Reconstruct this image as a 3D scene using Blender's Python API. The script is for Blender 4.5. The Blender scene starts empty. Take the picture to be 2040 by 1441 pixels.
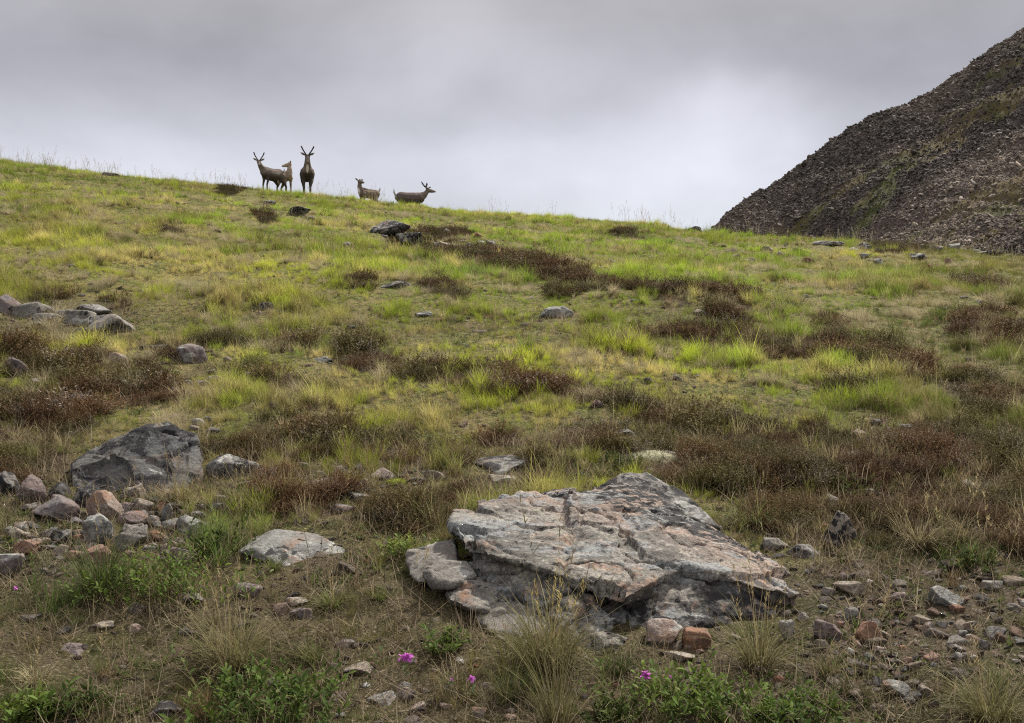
import bpy, bmesh, math
import numpy as np
from mathutils import Vector, Matrix

S = bpy.context.scene
COL = S.collection
R = math.radians
rng = np.random.RandomState(7)

# ------------------------------------------------------------------ camera, world, sun, exposure
F = 2267.0                      # focal length in photograph pixels (2040 wide)
CX, CY = 1020.0, 720.5
cam_d = bpy.data.cameras.new('camera'); cam = bpy.data.objects.new('camera', cam_d); COL.objects.link(cam)
cam.location = (0, 0, 0); cam.rotation_euler = (R(90), 0, 0)
cam_d.sensor_width = 36; cam_d.lens = F / 2040 * 36
cam_d.clip_start = 0.05; cam_d.clip_end = 6000
S.camera = cam

SUN_EL, SUN_AZ = R(50), R(38)   # azimuth clockwise from +Y: the sun stands beyond the hill, to the right
w = bpy.data.worlds.new('World'); S.world = w; w.use_nodes = True
nt = w.node_tree; nt.nodes.clear(); N = nt.nodes; L = nt.links

def node(t, **kw):
    n = N.new(t)
    for k, v in kw.items():
        if k == 'inp':
            for a, b in v.items(): n.inputs[a].default_value = b
        else: setattr(n, k, v)
    return n
def vmath(op, a, b=None):
    n = N.new('ShaderNodeVectorMath'); n.operation = op
    for i, v in enumerate((a, b)):
        if v is None: continue
        if isinstance(v, (tuple, list)): n.inputs[i].default_value = v
        else: L.new(v, n.inputs[i])
    return n
def fmath(op, a, b=None, c=None, clamp=False):
    n = N.new('ShaderNodeMath'); n.operation = op; n.use_clamp = clamp
    for i, v in enumerate((a, b, c)):
        if v is None: continue
        if isinstance(v, (int, float)): n.inputs[i].default_value = v
        else: L.new(v, n.inputs[i])
    return n.outputs[0]
def mixc(fac, a, b, mode='MIX'):
    n = N.new('ShaderNodeMix'); n.data_type = 'RGBA'; n.blend_type = mode
    for s, v in ((n.inputs[0], fac), (n.inputs[6], a), (n.inputs[7], b)):
        if isinstance(v, (int, float)): s.default_value = v
        elif isinstance(v, (tuple, list)): s.default_value = (*v, 1) if len(v) == 3 else v
        else: L.new(v, s)
    return n.outputs[2]

SKYK = 0.1
def lin(c):  # sRGB 0-255 to linear
    return tuple(((v/255)/12.92 if v/255 <= .04045 else ((v/255+.055)/1.055)**2.4) for v in c)
tc = node('ShaderNodeTexCoord')
dirv = tc.outputs['Generated']
sky = node('ShaderNodeTexSky', sky_type='NISHITA', sun_disc=False, sun_elevation=SUN_EL, sun_rotation=SUN_AZ)
sep = node('ShaderNodeSeparateXYZ'); L.new(dirv, sep.inputs[0])
X_, Y_, Z_ = sep.outputs
# soft cloud structure: slanting, stretched noise
n1 = node('ShaderNodeTexNoise', inp={'Scale': 3.2, 'Detail': 5.0, 'Roughness': .5, 'Distortion': .25})
L.new(vmath('MULTIPLY', vmath('ADD', dirv, (.37, 0, .1)).outputs[0], (1.0, 1.0, 2.0)).outputs[0], n1.inputs['Vector'])
wn = node('ShaderNodeTexNoise', inp={'Scale': 7., 'Detail': 5.0, 'Roughness': .5}); L.new(dirv, wn.inputs['Vector'])
ws = vmath('SCALE', vmath('SUBTRACT', wn.outputs['Color'], (.5, .5, .5)).outputs[0]); ws.inputs['Scale'].default_value = .10
dirw = vmath('ADD', dirv, ws.outputs[0]).outputs[0]
def blob(px, py, sx, sy):
    """a soft cloud brightening/darkening round one direction of the sky"""
    dx, dz = (px-CX)/F, (CY-py)/F; l = math.sqrt(1+dx*dx+dz*dz)
    c = (dx/l, 1/l, dz/l)
    v = vmath('MULTIPLY', vmath('SUBTRACT', dirw, c).outputs[0], (F/sx, F/max(sx, sy), F/sy)).outputs[0]
    q = vmath('DOT_PRODUCT', v, v).outputs['Value']
    return fmath('EXPONENT', fmath('MULTIPLY', q, -1.0))
# base value by elevation: pale near the horizon, grey band above
ramp = node('ShaderNodeValToRGB'); e = ramp.color_ramp.elements
stops = [(0.0, (207,210,219)), (.12, (207,210,218)), (.16, (199,201,210)), (.2, (184,185,194)), (.245, (171,171,179)), (.29, (172,170,175)), (.40, (190,188,190))]
while len(e) < len(stops): e.new(.5)
for el, (p, c) in zip(e, stops): el.position = p; el.color = (*lin(c), 1)
L.new(Z_, ramp.inputs[0])
base = ramp.outputs[0]
mod = fmath('MULTIPLY_ADD', n1.outputs['Fac'], .75, -.34)
n2s = node('ShaderNodeTexNoise', inp={'Scale': 9., 'Detail': 7.0, 'Roughness': .6, 'Distortion': .4}); L.new(vmath('MULTIPLY', dirv, (1., 1., 1.7)).outputs[0], n2s.inputs['Vector'])
val = fmath('ADD', fmath('ADD', 1.0, mod), fmath('MULTIPLY_ADD', n2s.outputs['Fac'], .22, -.11))
for (px, py, sx, sy, a) in [(1460,215,120,60,.34), (1390,300,170,70,.22), (1000,370,300,50,.08), (880,60,150,110,.2), (700,150,60,120,.05), (1750,140,260,120,-.14), (350,110,420,60,-.12), (1180,110,120,70,.05),
                            (1050,235,300,40,-.05), (880,130,220,90,.09), (1150,140,200,80,.04), (540,300,380,50,.08), (1700,330,120,60,-.12), (60,150,220,120,-.04), (1000,330,260,40,.1), (1250,60,260,60,-.05), (150,40,330,110,.07), (1850,40,200,80,.05), (1560,290,45,60,.08)]:
    val = fmath('ADD', val, fmath('MULTIPLY', blob(px, py, sx, sy), a))
# the cloud deck is brighter overhead, as overcast skies are
up = fmath('MULTIPLY', fmath('SMOOTH_MIN', fmath('MAXIMUM', fmath('SUBTRACT', Z_, .36), 0.0), .6, .1), 2.0)
val = fmath('ADD', val, up)
cl = vmath('MULTIPLY', base, (1, 1, 1)); c2 = vmath('SCALE', cl.outputs[0]); L.new(val, c2.inputs['Scale'])
c3 = vmath('SCALE', c2.outputs[0]); c3.inputs['Scale'].default_value = .735/SKYK
mx = mixc(.97, sky.outputs[0], c3.outputs[0])
bg = node('ShaderNodeBackground'); L.new(mx, bg.inputs[0]); bg.inputs[1].default_value = SKYK
wo = node('ShaderNodeOutputWorld'); L.new(bg.outputs[0], wo.inputs[0])

sd = bpy.data.lights.new('sun', 'SUN'); so = bpy.data.objects.new('sun', sd); COL.objects.link(so)
sd.energy = 5.0; sd.angle = R(2.5); sd.color = (1, .95, .86)
tosun = Vector((math.sin(SUN_AZ)*math.cos(SUN_EL), math.cos(SUN_AZ)*math.cos(SUN_EL), math.sin(SUN_EL)))
so.rotation_euler = tosun.to_track_quat('Z', 'Y').to_euler(); so.location = (0, 0, 60)
S.view_settings.view_transform = 'Standard'; S.view_settings.look = 'None'
S.view_settings.exposure = .6; S.view_settings.gamma = 1
S.cycles.max_bounces = 6; S.cycles.transparent_max_bounces = 4; S.cycles.use_denoising = False; S.cycles.filter_width = 1.15

# ------------------------------------------------------------------ noise
def _h(ix, iy, iz, seed):
    h = (ix.astype(np.int64)*73856093) ^ (iy.astype(np.int64)*19349663) ^ (iz.astype(np.int64)*83492791) ^ (seed*2654435761 & 0xffffffff)
    h = (h ^ (h >> 13)) * 1274126177 & 0xffffffff
    h = (h ^ (h >> 16)) * 2246822519 & 0xffffffff
    return ((h ^ (h >> 13)) & 0xffffff) / float(0xffffff)
def vn(x, y, z=None, seed=0):
    if z is None: z = np.zeros_like(x)
    ix, iy, iz = np.floor(x), np.floor(y), np.floor(z)
    fx, fy, fz = x-ix, y-iy, z-iz
    fx, fy, fz = (t*t*t*(t*(t*6-15)+10) for t in (fx, fy, fz))
    r = 0
    for a in (0, 1):
        for b in (0, 1):
            for c in (0, 1):
                r = r + _h(ix+a, iy+b, iz+c, seed) * (fx if a else 1-fx) * (fy if b else 1-fy) * (fz if c else 1-fz)
    return r*2-1
def fbm(x, y, z=None, o=4, g=.5, seed=0):
    s, a, t = 0, 1, 0
    for i in range(o):
        k = 2.03**i
        s = s + a*vn(x*k+i*7.1, y*k-i*3.7, None if z is None else z*k+i*1.3, seed+i); t += a; a *= g
    return s/t
def cell(x, y, z, seed=0):
    """value of the nearest feature cell and distance to it"""
    ix, iy, iz = np.floor(x), np.floor(y), np.floor(z)
    bd = np.full(x.shape, 9.); bv = np.zeros(x.shape)
    for a in (-1, 0, 1):
        for b in (-1, 0, 1):
            for c in (-1, 0, 1):
                jx, jy, jz = ix+a, iy+b, iz+c
                d = (jx+_h(jx, jy, jz, seed)-x)**2 + (jy+_h(jx, jy, jz, seed+1)-y)**2 + (jz+_h(jx, jy, jz, seed+2)-z)**2
                m = d < bd; bd = np.where(m, d, bd); bv = np.where(m, _h(jx, jy, jz, seed+3), bv)
    return bv, np.sqrt(bd)
def facet(x, y, z, seed=0):
    """a relief of tilted flat chips: each cell is a plane of its own"""
    ix, iy, iz = np.floor(x), np.floor(y), np.floor(z)
    bd = np.full(x.shape, 9.); bv = np.zeros(x.shape)
    for a in (-1, 0, 1):
        for b in (-1, 0, 1):
            for c in (-1, 0, 1):
                jx, jy, jz = ix+a, iy+b, iz+c
                dx = x-jx-_h(jx, jy, jz, seed); dy = y-jy-_h(jx, jy, jz, seed+1); dz = z-jz-_h(jx, jy, jz, seed+2)
                d = dx*dx+dy*dy+dz*dz; m = d < bd; bd = np.where(m, d, bd)
                v = .6*(_h(jx, jy, jz, seed+3)-.5)+1.1*((_h(jx, jy, jz, seed+4)-.5)*dx+(_h(jx, jy, jz, seed+5)-.5)*dy+(_h(jx, jy, jz, seed+6)-.5)*dz)
                bv = np.where(m, v, bv)
    return bv
def sst(a, b, x):
    t = np.clip((x-a)/(b-a), 0, 1); return t*t*(3-2*t)

# ------------------------------------------------------------------ the hill
CREST_X = np.array([-23.68, -19.80, -15.92, -13.00, -10.48, -8.93, -7.76, -6.21, -4.27, -2.91, -0.39, 1.55, 5.43, 7.76, 13.20, 17.08, 19.80, 24.84])
CREST_PY = np.array([311.5, 328.1, 352.8, 366.4, 382.8, 389.1, 394.5, 403.6, 413.9, 421.0, 433.0, 439.9, 455.2, 472.7, 493.7, 506.5, 523.7, 569.8])
YC = 44.0
def gh(x, y, fine=True):
    x = np.asarray(x, float); y = np.asarray(y, float)
    yy = np.clip(y, -20, 400)
    k = 2.0/YC**2; s0 = .13+2*2.0/YC
    prof = -2.0 + s0*yy - k*yy*yy                       # tangent z/d at YC is .13
    lift = (720.5-np.interp(x*YC/np.clip(yy, 14, YC), CREST_X, CREST_PY))/F   # wanted z/d at the crest
    rel = (lift-.13)*yy*sst(0, YC*.8, yy)
    z = prof + rel
    over = np.maximum(yy-YC, 0)
    z = z - .02*over**2
    m = .7*fbm(x*.09+5, y*.09, o=2, seed=11)*sst(8, 22, yy)*(1-.75*sst(30, 42, yy))
    z = z + m*.5
    z = z + .10*fbm(x*.55, y*.55, o=2, seed=12)*(.35+.65*sst(6, 14, yy))*(1-.4*sst(36, 44, yy))
    if fine:
        z = z + .035*fbm(x*2.2, y*2.2, o=3, seed=13)
        b = fbm(x*1.1, y*1.1, o=2, seed=14)
        z = z + .09*np.abs(b)*sst(7, 12, yy)
    flat = -3.2+.4*fbm(x*.02, y*.02, o=2, seed=15)
    h = np.clip(.5+.5*(z-flat)/1.5, 0, 1); zz = flat*(1-h)+z*h+1.5*h*(1-h)*.5
    return np.where(yy > YC, np.where(z > flat+1.5, z, zz), np.where(yy < -8, np.maximum(z, -4.2), z))
def proj(x, y, z):
    return CX+F*x/y, CY-F*z/y
def ground_at(px, py, dmin=3.2, dmax=46):
    """the spot of the hillside seen in the photograph at px, py (first hit)"""
    d = np.exp(np.linspace(math.log(dmin), math.log(dmax), 900))
    x = (px-CX)/F*d; z = (CY-py)/F*d
    g = gh(x, d)
    hit = np.nonzero(g >= z)[0]
    i = hit[0] if len(hit) else int(np.argmax((g-z)/d))
    if i > 0 and len(hit):
        a, b = g[i-1]-z[i-1], g[i]-z[i]; t = -a/(b-a) if b != a else 1
        dd = d[i-1]+t*(d[i]-d[i-1])
    else: dd = d[i]
    xx = (px-CX)/F*dd
    return xx, dd, float(gh(xx, dd))
def P(px, py, d):
    return ((px-CX)/F*d, d, (CY-py)/F*d)

# ------------------------------------------------------------------ what grows where (heather, stones, lush grass), measured off the photograph
HEA = [(860,495,75,16,8),(960,520,110,20,10),(1070,530,60,12,8),(1105,555,65,20,5),(720,570,40,14,3),(885,585,55,18,12),(1180,572,70,18,5),(1260,588,30,10,0),
 (1330,605,45,16,0),(1430,612,60,28,20),(1440,640,40,14,10),(1450,685,85,28,0),(1540,690,60,24,0),(1680,705,120,26,5),(1790,725,60,16,8),(1822,608,20,8,0),
 (1965,662,75,22,0),(2010,690,50,16,0),(1640,660,22,10,0),(1278,670,18,12,0),(1340,665,22,9,0),(1850,760,40,14,0),(1960,772,95,30,8),(1700,783,55,16,5),(1744,842,24,10,0),
 (1965,828,30,14,0),(710,695,30,14,0),(540,697,80,12,3),(430,688,70,10,0),(740,728,75,18,8),(860,752,70,20,10),(985,765,90,22,8),(1180,790,120,26,8),(1310,820,90,26,10),
 (1440,850,140,30,8),(1580,870,130,26,5),(1800,905,260,52,4),(1500,935,300,52,3),(1850,1005,300,80,4),(1720,1045,200,60,0),(1200,885,110,26,0),(1950,1100,140,60,0),
 (90,735,130,32,0),(60,830,140,60,0),(230,790,130,22,0),(200,760,120,30,0),(60,930,90,50,0),(620,865,90,22,4),(560,900,120,22,0),(820,905,140,28,8),(600,985,95,48,10),(700,960,90,30,0),
 (800,1030,90,34,0),(1010,960,90,18,0),(880,985,90,22,0),(1090,930,50,20,0),(380,905,60,20,0),(105,602,40,14,0),(215,615,25,12,0),(255,612,16,14,0),(350,705,60,22,0),(1920,880,120,30,0),
 (430,740,60,16,0),(600,770,90,12,5),(1590,1060,60,34,0),(1400,890,120,20,5),(530,440,30,10,0),(1130,590,40,8,0),(460,384,26,7,0),(1790,500,60,10,0),(335,460,20,8,0),(1480,600,26,10,0),
 (1545,620,26,8,0),(1250,470,30,6,0),(1960,575,50,10,0),(100,680,60,10,0),(20,700,40,14,0),(880,470,60,10,0),(1000,880,60,14,0)]
def ell(px, py, lst, soft=.5):
    m = np.zeros(px.shape)
    for (cx, cy, rx, ry, a) in lst:
        c, s = math.cos(R(a)), math.sin(R(a)); dx, dy = px-cx, py-cy
        q = ((dx*c+dy*s)/rx)**2 + ((-dx*s+dy*c)/ry)**2
        m = np.maximum(m, np.exp(-q*q*.7))
    return m
def masks(x, y):
    z = gh(x, y, False); px, py = proj(x, np.maximum(y, 2.5), z)
    n = fbm(x*.9, y*.9, o=4, g=.6, seed=21)
    n2 = fbm(x*2.7, y*2.7, o=3, g=.6, seed=22)
    nb = fbm(x*.22, y*.22, o=3, seed=23)
    wx = 25*n; wy = 10*n2
    h = ell(px+wx, py+wy, HEA)
    n3 = fbm(x*1.6+31, y*2.6-8, o=3, g=.6, seed=24); h = np.clip(h*1.6+.6*n2-.2+.35*n-.6*sst(-.02, .3, n3)*sst(1000, 900, py+.1*(px-1020)), 0, 1)
    fgh = sst(1050, 1170, py+70*n+45*n2); fg = sst(1080, 1190, py+20*n)                            # stony foreground
    rt = sst(1560, 1720, px)*sst(1090, 1150, py)*(1-.5*sst(1330, 1400, py))            # stony ground right of the boulder
    lp = ell(px, py, [(220,1040,250,85,0), (120,640,160,30,0), (600,1100,120,40,0), (100,1110,130,50,0), (720,950,150,24,0),(900,495,60,10,5),(1130,560,40,6,0)])
    h = h*(1-fgh)*(1-.85*lp)
    return px, py, n, n2, nb, h, fg, rt, lp
# rock footprints (x, y, r) that vegetation keeps off
FOOT = []

# ------------------------------------------------------------------ helpers
def new_mesh(name, v, f, mat=None, parent=None, smooth=False, link=True):
    me = bpy.data.meshes.new(name)
    me.from_pydata([tuple(map(float, p)) for p in v] if not isinstance(v, list) else v, [], f)
    me.update()
    if smooth: me.polygons.foreach_set('use_smooth', [True]*len(me.polygons))
    if mat: me.materials.append(mat)
    o = bpy.data.objects.new(name, me)
    if link: COL.objects.link(o)
    if parent: o.parent = parent
    return o
def quick_mesh(name, V, quads=None, tris=None, mat=None, smooth=False, link=True, parent=None, cols=None):
    """numpy mesh: V (n,3), quads (m,4), tris (k,3)"""
    me = bpy.data.meshes.new(name)
    nq = 0 if quads is None else len(quads); ntr = 0 if tris is None else len(tris)
    me.vertices.add(len(V)); me.vertices.foreach_set('co', np.asarray(V, np.float32).ravel())
    li = []; 
    if nq: li.append(np.asarray(quads).ravel())
    if ntr: li.append(np.asarray(tris).ravel())
    li = np.concatenate(li).astype(np.int32)
    me.loops.add(len(li)); me.loops.foreach_set('vertex_index', li)
    tot = np.concatenate([np.full(nq, 4), np.full(ntr, 3)]).astype(np.int32)
    st = np.concatenate([[0], np.cumsum(tot)[:-1]]).astype(np.int32)
    me.polygons.add(len(tot)); me.polygons.foreach_set('loop_start', st); me.polygons.foreach_set('loop_total', tot)
    if smooth: me.polygons.foreach_set('use_smooth', np.ones(len(tot), bool))
    me.update(calc_edges=True)
    if cols is not None:
        for k, c in cols.items():
            a = me.attributes.new(k, 'FLOAT_COLOR', 'POINT')
            c = np.asarray(c, np.float32)
            if c.shape[1] == 3: c = np.concatenate([c, np.ones((len(c), 1), np.float32)], 1)
            a.data.foreach_set('color', c.ravel())
    if mat: me.materials.append(mat)
    o = bpy.data.objects.new(name, me)
    if link: COL.objects.link(o)
    if parent: o.parent = parent
    return o
def tag(o, label=None, cat=None, group=None, kind=None):
    if label: o['label'] = label
    if cat: o['category'] = cat
    if group: o['group'] = group
    if kind: o['kind'] = kind
    return o
def empty(name, loc, rz=0):
    o = bpy.data.objects.new(name, None); COL.objects.link(o); o.location = loc; o.rotation_euler = (0, 0, rz)
    o.empty_display_size = .1
    return o

# ------------------------------------------------------------------ materials
def mat_new(name):
    global N, L
    m = bpy.data.materials.new(name); m.use_nodes = True
    m.node_tree.nodes.clear(); N = m.node_tree.nodes; L = m.node_tree.links
    return m
def noise(vec, scale, detail=5, rough=.55, dist=0.):
    n = node('ShaderNodeTexNoise', inp={'Scale': scale, 'Detail': detail, 'Roughness': rough, 'Distortion': dist}); L.new(vec, n.inputs['Vector'])
    return n.outputs['Fac']
def ramp2(f, a, b):
    n = node('ShaderNodeMapRange', interpolation_type='SMOOTHSTEP', inp={'From Min': a, 'From Max': b}); L.new(f, n.inputs['Value'])
    return n.outputs[0]
def bumps(lst, dist=.01):
    last = None
    for h, st, d in lst:
        b = node('ShaderNodeBump', inp={'Strength': st, 'Distance': d}); L.new(h, b.inputs['Height'])
        if last: L.new(last, b.inputs['Normal'])
        last = b.outputs[0]
    return last
def finish(col, rough=.9, normal=None, spec=.2, transl=0., tcol=None):
    p = node('ShaderNodeBsdfPrincipled')
    if isinstance(col, tuple): p.inputs['Base Color'].default_value = (*col, 1)
    else: L.new(col, p.inputs['Base Color'])
    p.inputs['Roughness'].default_value = rough; p.inputs['Specular IOR Level'].default_value = spec
    if normal: L.new(normal, p.inputs['Normal'])
    o = node('ShaderNodeOutputMaterial'); out = p.outputs[0]
    if transl:
        t = node('ShaderNodeBsdfTranslucent')
        if isinstance(tcol or col, tuple): t.inputs[0].default_value = (*(tcol or col), 1)
        else: L.new(tcol or col, t.inputs[0])
        ms = node('ShaderNodeMixShader'); ms.inputs[0].default_value = transl
        L.new(out, ms.inputs[1]); L.new(t.outputs[0], ms.inputs[2]); out = ms.outputs[0]
    L.new(out, o.inputs[0])

def rock_mat(name, c1, c2, c3, black=.5, orange=0., pale=.3, scale=1., spots=None):
    m = mat_new(name)
    tc = node('ShaderNodeTexCoord'); oi = node('ShaderNodeObjectInfo')
    off = vmath('SCALE', (3.1, 7.7, 5.3)); L.new(oi.outputs['Random'], off.inputs['Scale'])
    v = vmath('ADD', tc.outputs['Object'], off.outputs[0]).outputs[0]
    n1 = noise(v, 3.2*scale, 6, .6, .6); n2 = noise(v, 11*scale, 6, .65, .3); n3 = noise(v, 60*scale, 5, .7); n4 = noise(v, 210*scale, 3, .6)
    c = mixc(ramp2(n1, .38, .62), c1, c2)
    c = mixc(ramp2(n2, .5, .68), c, c3)
    c = mixc(fmath('MULTIPLY', ramp2(n3, .3, .75), .55), vmath('SCALE', c).outputs[0], c)
    sc = N[-1]
    dk = vmath('SCALE', c); dk.inputs['Scale'].default_value = .68; c = dk.outputs[0]
    # grain of the stone
    g = node('ShaderNodeMapRange', inp={'From Min': .3, 'From Max': .72, 'To Min': .55, 'To Max': 1.4}); L.new(n3, g.inputs[0])
    g2 = node('ShaderNodeMapRange', inp={'From Min': .3, 'From Max': .7, 'To Min': .68, 'To Max': 1.32}); L.new(n4, g2.inputs[0])
    s = vmath('SCALE', c); L.new(fmath('MULTIPLY', g.outputs[0], g2.outputs[0]), s.inputs['Scale']); c = s.outputs[0]
    if orange:
        o = fmath('MULTIPLY', ramp2(noise(v, 2.6*scale, 7, .62, 1.2), .57-.12*orange, .72-.12*orange), ramp2(n3, .35, .6))
        c = mixc(fmath('MULTIPLY', o, .75), c, (.25, .12, .06))
    if pale:
        o = fmath('MULTIPLY', ramp2(noise(v, 7*scale, 8, .7, .8), .60-.1*pale, .66-.1*pale), .75)
        c = mixc(o, c, (.36, .36, .33))
    if black:
        vo = node('ShaderNodeTexVoronoi', inp={'Scale': 16*scale}); 
        dv = vmath('ADD', v); nn = node('ShaderNodeTexNoise', inp={'Scale': 30*scale, 'Detail': 3}); L.new(v, nn.inputs['Vector'])
        sc2 = vmath('SCALE', nn.outputs['Color']); sc2.inputs['Scale'].default_value = .05/scale; L.new(sc2.outputs[0], dv.inputs[1]); L.new(dv.outputs[0], vo.inputs['Vector'])
        where = ramp2(noise(v, 3.6*scale, 5, .65), .60-.18*black, .70-.14*black)
        sp = fmath('MULTIPLY', ramp2(fmath('MULTIPLY', vo.outputs['Distance'], -1.), -.52, -.36), where)
        big = ramp2(noise(v, 5.5*scale, 9, .72, .5), .66-.12*black, .69-.12*black)
        c = mixc(fmath('MAXIMUM', sp, big), c, (.022, .021, .022))
    nb = bumps([(n2, .55, .03/scale), (n3, .75, .012/scale), (n4, .6, .004/scale)])
    finish(c, .88, nb, .25)
    return m
GREY = rock_mat('grey_lichen_stone', (.27,.245,.215), (.19,.175,.155), (.33,.30,.26), black=.45, orange=.15, pale=.35)
DARK = rock_mat('dark_lichen_stone', (.25,.23,.21), (.16,.15,.14), (.36,.34,.31), black=1.25, orange=.1, pale=.7)
PINK = rock_mat('pink_stone', (.36,.26,.21), (.30,.24,.205), (.42,.36,.31), black=.2, orange=.35, pale=.35)
RUST = rock_mat('rusty_stone', (.27,.14,.085), (.23,.155,.12), (.30,.22,.17), black=.25, orange=1.2, pale=.1)
RED  = rock_mat('reddish_grey_stone', (.21,.155,.14), (.19,.17,.165), (.27,.21,.18), black=.35, orange=.3, pale=.3)
BLUE = rock_mat('blue_grey_stone', (.25,.245,.225), (.19,.185,.17), (.33,.325,.30), black=.3, orange=.2, pale=.6)
TAN  = rock_mat('tan_stone', (.34,.29,.23), (.27,.22,.17), (.42,.38,.32), black=.2, orange=.25, pale=.4)
SPOT = rock_mat('black_spotted_stone', (.26,.25,.235), (.22,.20,.18), (.33,.32,.30), black=.95, orange=.1, pale=.4)
SPK = rock_mat('tan_stone_black_specks', (.36,.31,.25), (.30,.26,.21), (.40,.36,.30), black=1.2, orange=.1, pale=.2, scale=1.5)
RM = dict(g=GREY, d=DARK, p=PINK, o=RUST, r=RED, b=BLUE, t=TAN, s=SPOT)

def leaf_mat(name, inst, green=None, transl=.35, rough=.55, spec=.25):
    """colour from the instance's tint (or the mesh's own colours), varied blade by blade"""
    m = mat_new(name)
    if inst: a = node('ShaderNodeAttribute', attribute_type='INSTANCER', attribute_name='tint')
    else: a = node('ShaderNodeAttribute', attribute_type='GEOMETRY', attribute_name='tint')
    b = node('ShaderNodeAttribute', attribute_type='GEOMETRY', attribute_name='bl')
    s = node('ShaderNodeSeparateColor'); L.new(b.outputs['Color'], s.inputs[0])
    t, rnd, dead = s.outputs
    mr = node('ShaderNodeMapRange', inp={'To Min': .62, 'To Max': 1.4}); L.new(rnd, mr.inputs[0])
    sc = vmath('SCALE', a.outputs['Color']); L.new(mr.outputs[0], sc.inputs['Scale'])
    dm = vmath('SCALE', vmath('ADD', sc.outputs[0], (.16, .13, .07)).outputs[0]); dm.inputs['Scale'].default_value = .8
    c = mixc(dead, sc.outputs[0], dm.outputs[0])
    finish(c, max(rough, .7), None, spec*.45, transl)
    return m
M_GI = leaf_mat('grass_blades', True, transl=.42)
M_GT = leaf_mat('tussock_blades', False, transl=.3)
M_HI = leaf_mat('heather_sprigs', True, transl=.15, rough=.8)
M_LT = leaf_mat('willow_leaves', False, transl=.35, rough=.6, spec=.22)
M_PET = leaf_mat('petals', False, transl=.35)

# ------------------------------------------------------------------ ground sheet
def grow(a, b, first, ratio):
    r = [a]; st = first
    while r[-1] < b: r.append(r[-1]+st); st *= ratio
    return r
ys = list(np.arange(-30, 2.5, .9)); y = 2.5
while y < 62: ys.append(y); y += max(.035, .0055*y)
ys += grow(y, 2500, .5, 1.12)
ys = np.array(ys)
us = np.linspace(-1, 1, 421); ext = np.array(grow(1, 60, .02, 1.22))[1:]
us = np.concatenate([-ext[::-1], us, ext])
Yg, Ug = np.meshgrid(ys, us, indexing='ij')
Xg = Ug*(np.clip(Yg, 0, 60)*.53+1.6)
Zg = gh(Xg, Yg)
px, py, n, n2, nb, hm, fg, rt, lp = masks(Xg.ravel(), Yg.ravel())
# soil attribute: r heather litter, g bare stony soil, b lush
bare = np.clip(fg*.8+rt+lp*.7, 0, 1)
soil = np.stack([hm, bare, np.clip(.5+.5*nb, 0, 1)], 1)
nr, nc = Yg.shape
idx = np.arange(nr*nc).reshape(nr, nc)
q = np.stack([idx[:-1, :-1], idx[:-1, 1:], idx[1:, 1:], idx[1:, :-1]], -1).reshape(-1, 4)
gm = mat_new('turf_soil')
at = node('ShaderNodeAttribute', attribute_name='soil'); s = node('ShaderNodeSeparateColor'); L.new(at.outputs['Color'], s.inputs[0])
tcg = node('ShaderNodeTexCoord'); v = tcg.outputs['Object']
na = noise(v, 3, 8, .65); nb_ = noise(v, 14, 8, .7); nc_ = noise(v, 70, 6, .7)
turf = mixc(ramp2(na, .4, .6), (.085, .10, .02), (.15, .12, .05)); turf = mixc(ramp2(nb_, .48, .58), turf, (.04, .04, .013)); turf = mixc(ramp2(nc_, .55, .65), turf, (.24, .20, .09))
heath = mixc(ramp2(nb_, .4, .6), (.03, .02, .013), (.065, .045, .027))
stony = mixc(ramp2(nb_, .38, .56), (.045, .033, .021), (.085, .064, .042)); stony = mixc(ramp2(na, .46, .58), stony, (.045, .045, .016))
stony = mixc(ramp2(nc_, .55, .66), stony, (.17, .14, .105))
c = mixc(s.outputs[0], turf, heath); c = mixc(s.outputs[1], c, stony)
g = node('ShaderNodeMapRange', inp={'From Min': .3, 'From Max': .7, 'To Min': .5, 'To Max': 1.45}); L.new(nc_, g.inputs[0])
sc = vmath('SCALE', c); L.new(g.outputs[0], sc.inputs['Scale'])
finish(sc.outputs[0], .95, bumps([(nb_, .6, .04), (nc_, .8, .015)]), .1)
ground = quick_mesh('ground', np.stack([Xg, Yg, Zg], -1).reshape(-1, 3), q, None, gm, True, cols={'soil': soil})
tag(ground, 'grassy hillside rising to a rounded crest with heather and stones', kind='structure')

# ------------------------------------------------------------------ scree mountain
MY = 262.0
RX = np.array([ 900,1250,1350,1415,1440,1480,1525,1560,1620,1700,1740,1810,1880,1960,2040,2150,2300,2600,3000.])
RY = np.array([ 760, 600, 515, 458, 430, 398, 376, 352, 306, 250, 226, 205, 166, 106,  55, -10,-60,-110,-100.])
def mh(x, y, fine=True):
    pxr = CX+F*x/MY
    zr = (CY-np.interp(pxr, RX, RY))/F*MY
    ribs = 2.6*fbm(x*.045-y*.02, y*.012, o=3, seed=41) + 1.1*fbm((x+.9*y)*.16, (x-.3*y)*.03, o=3, seed=42)
    front = np.maximum(MY-y, 0); back = np.maximum(y-MY, 0)
    z = zr - .56*front - .7*back + ribs*sst(0, 14, front+back)
    z = z + .5*fbm(x*.3, y*.3, o=3, seed=43)
    if fine:
        cv, cd = cell(x*.75, y*.75, z*.0, 44); z = z + (.4*(cv-.5)+.1-.2*cd)
        cv, cd = cell(x*1.9, y*1.9, z*.0, 48); z = z + .2*(cv-.5)
    return np.maximum(z, -6)
xs = np.arange(20, 150, .42); ys2 = np.concatenate([np.arange(95, 140, .8), np.arange(140, 275, .42), np.arange(275, 420, 6)])
xs = np.concatenate([np.arange(-60, 20, 4), xs, np.arange(150, 420, 6)])
Ym, Xm = np.meshgrid(ys2, xs, indexing='ij'); Zm = mh(Xm, Ym)
idx = np.arange(Xm.size).reshape(Xm.shape)
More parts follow.
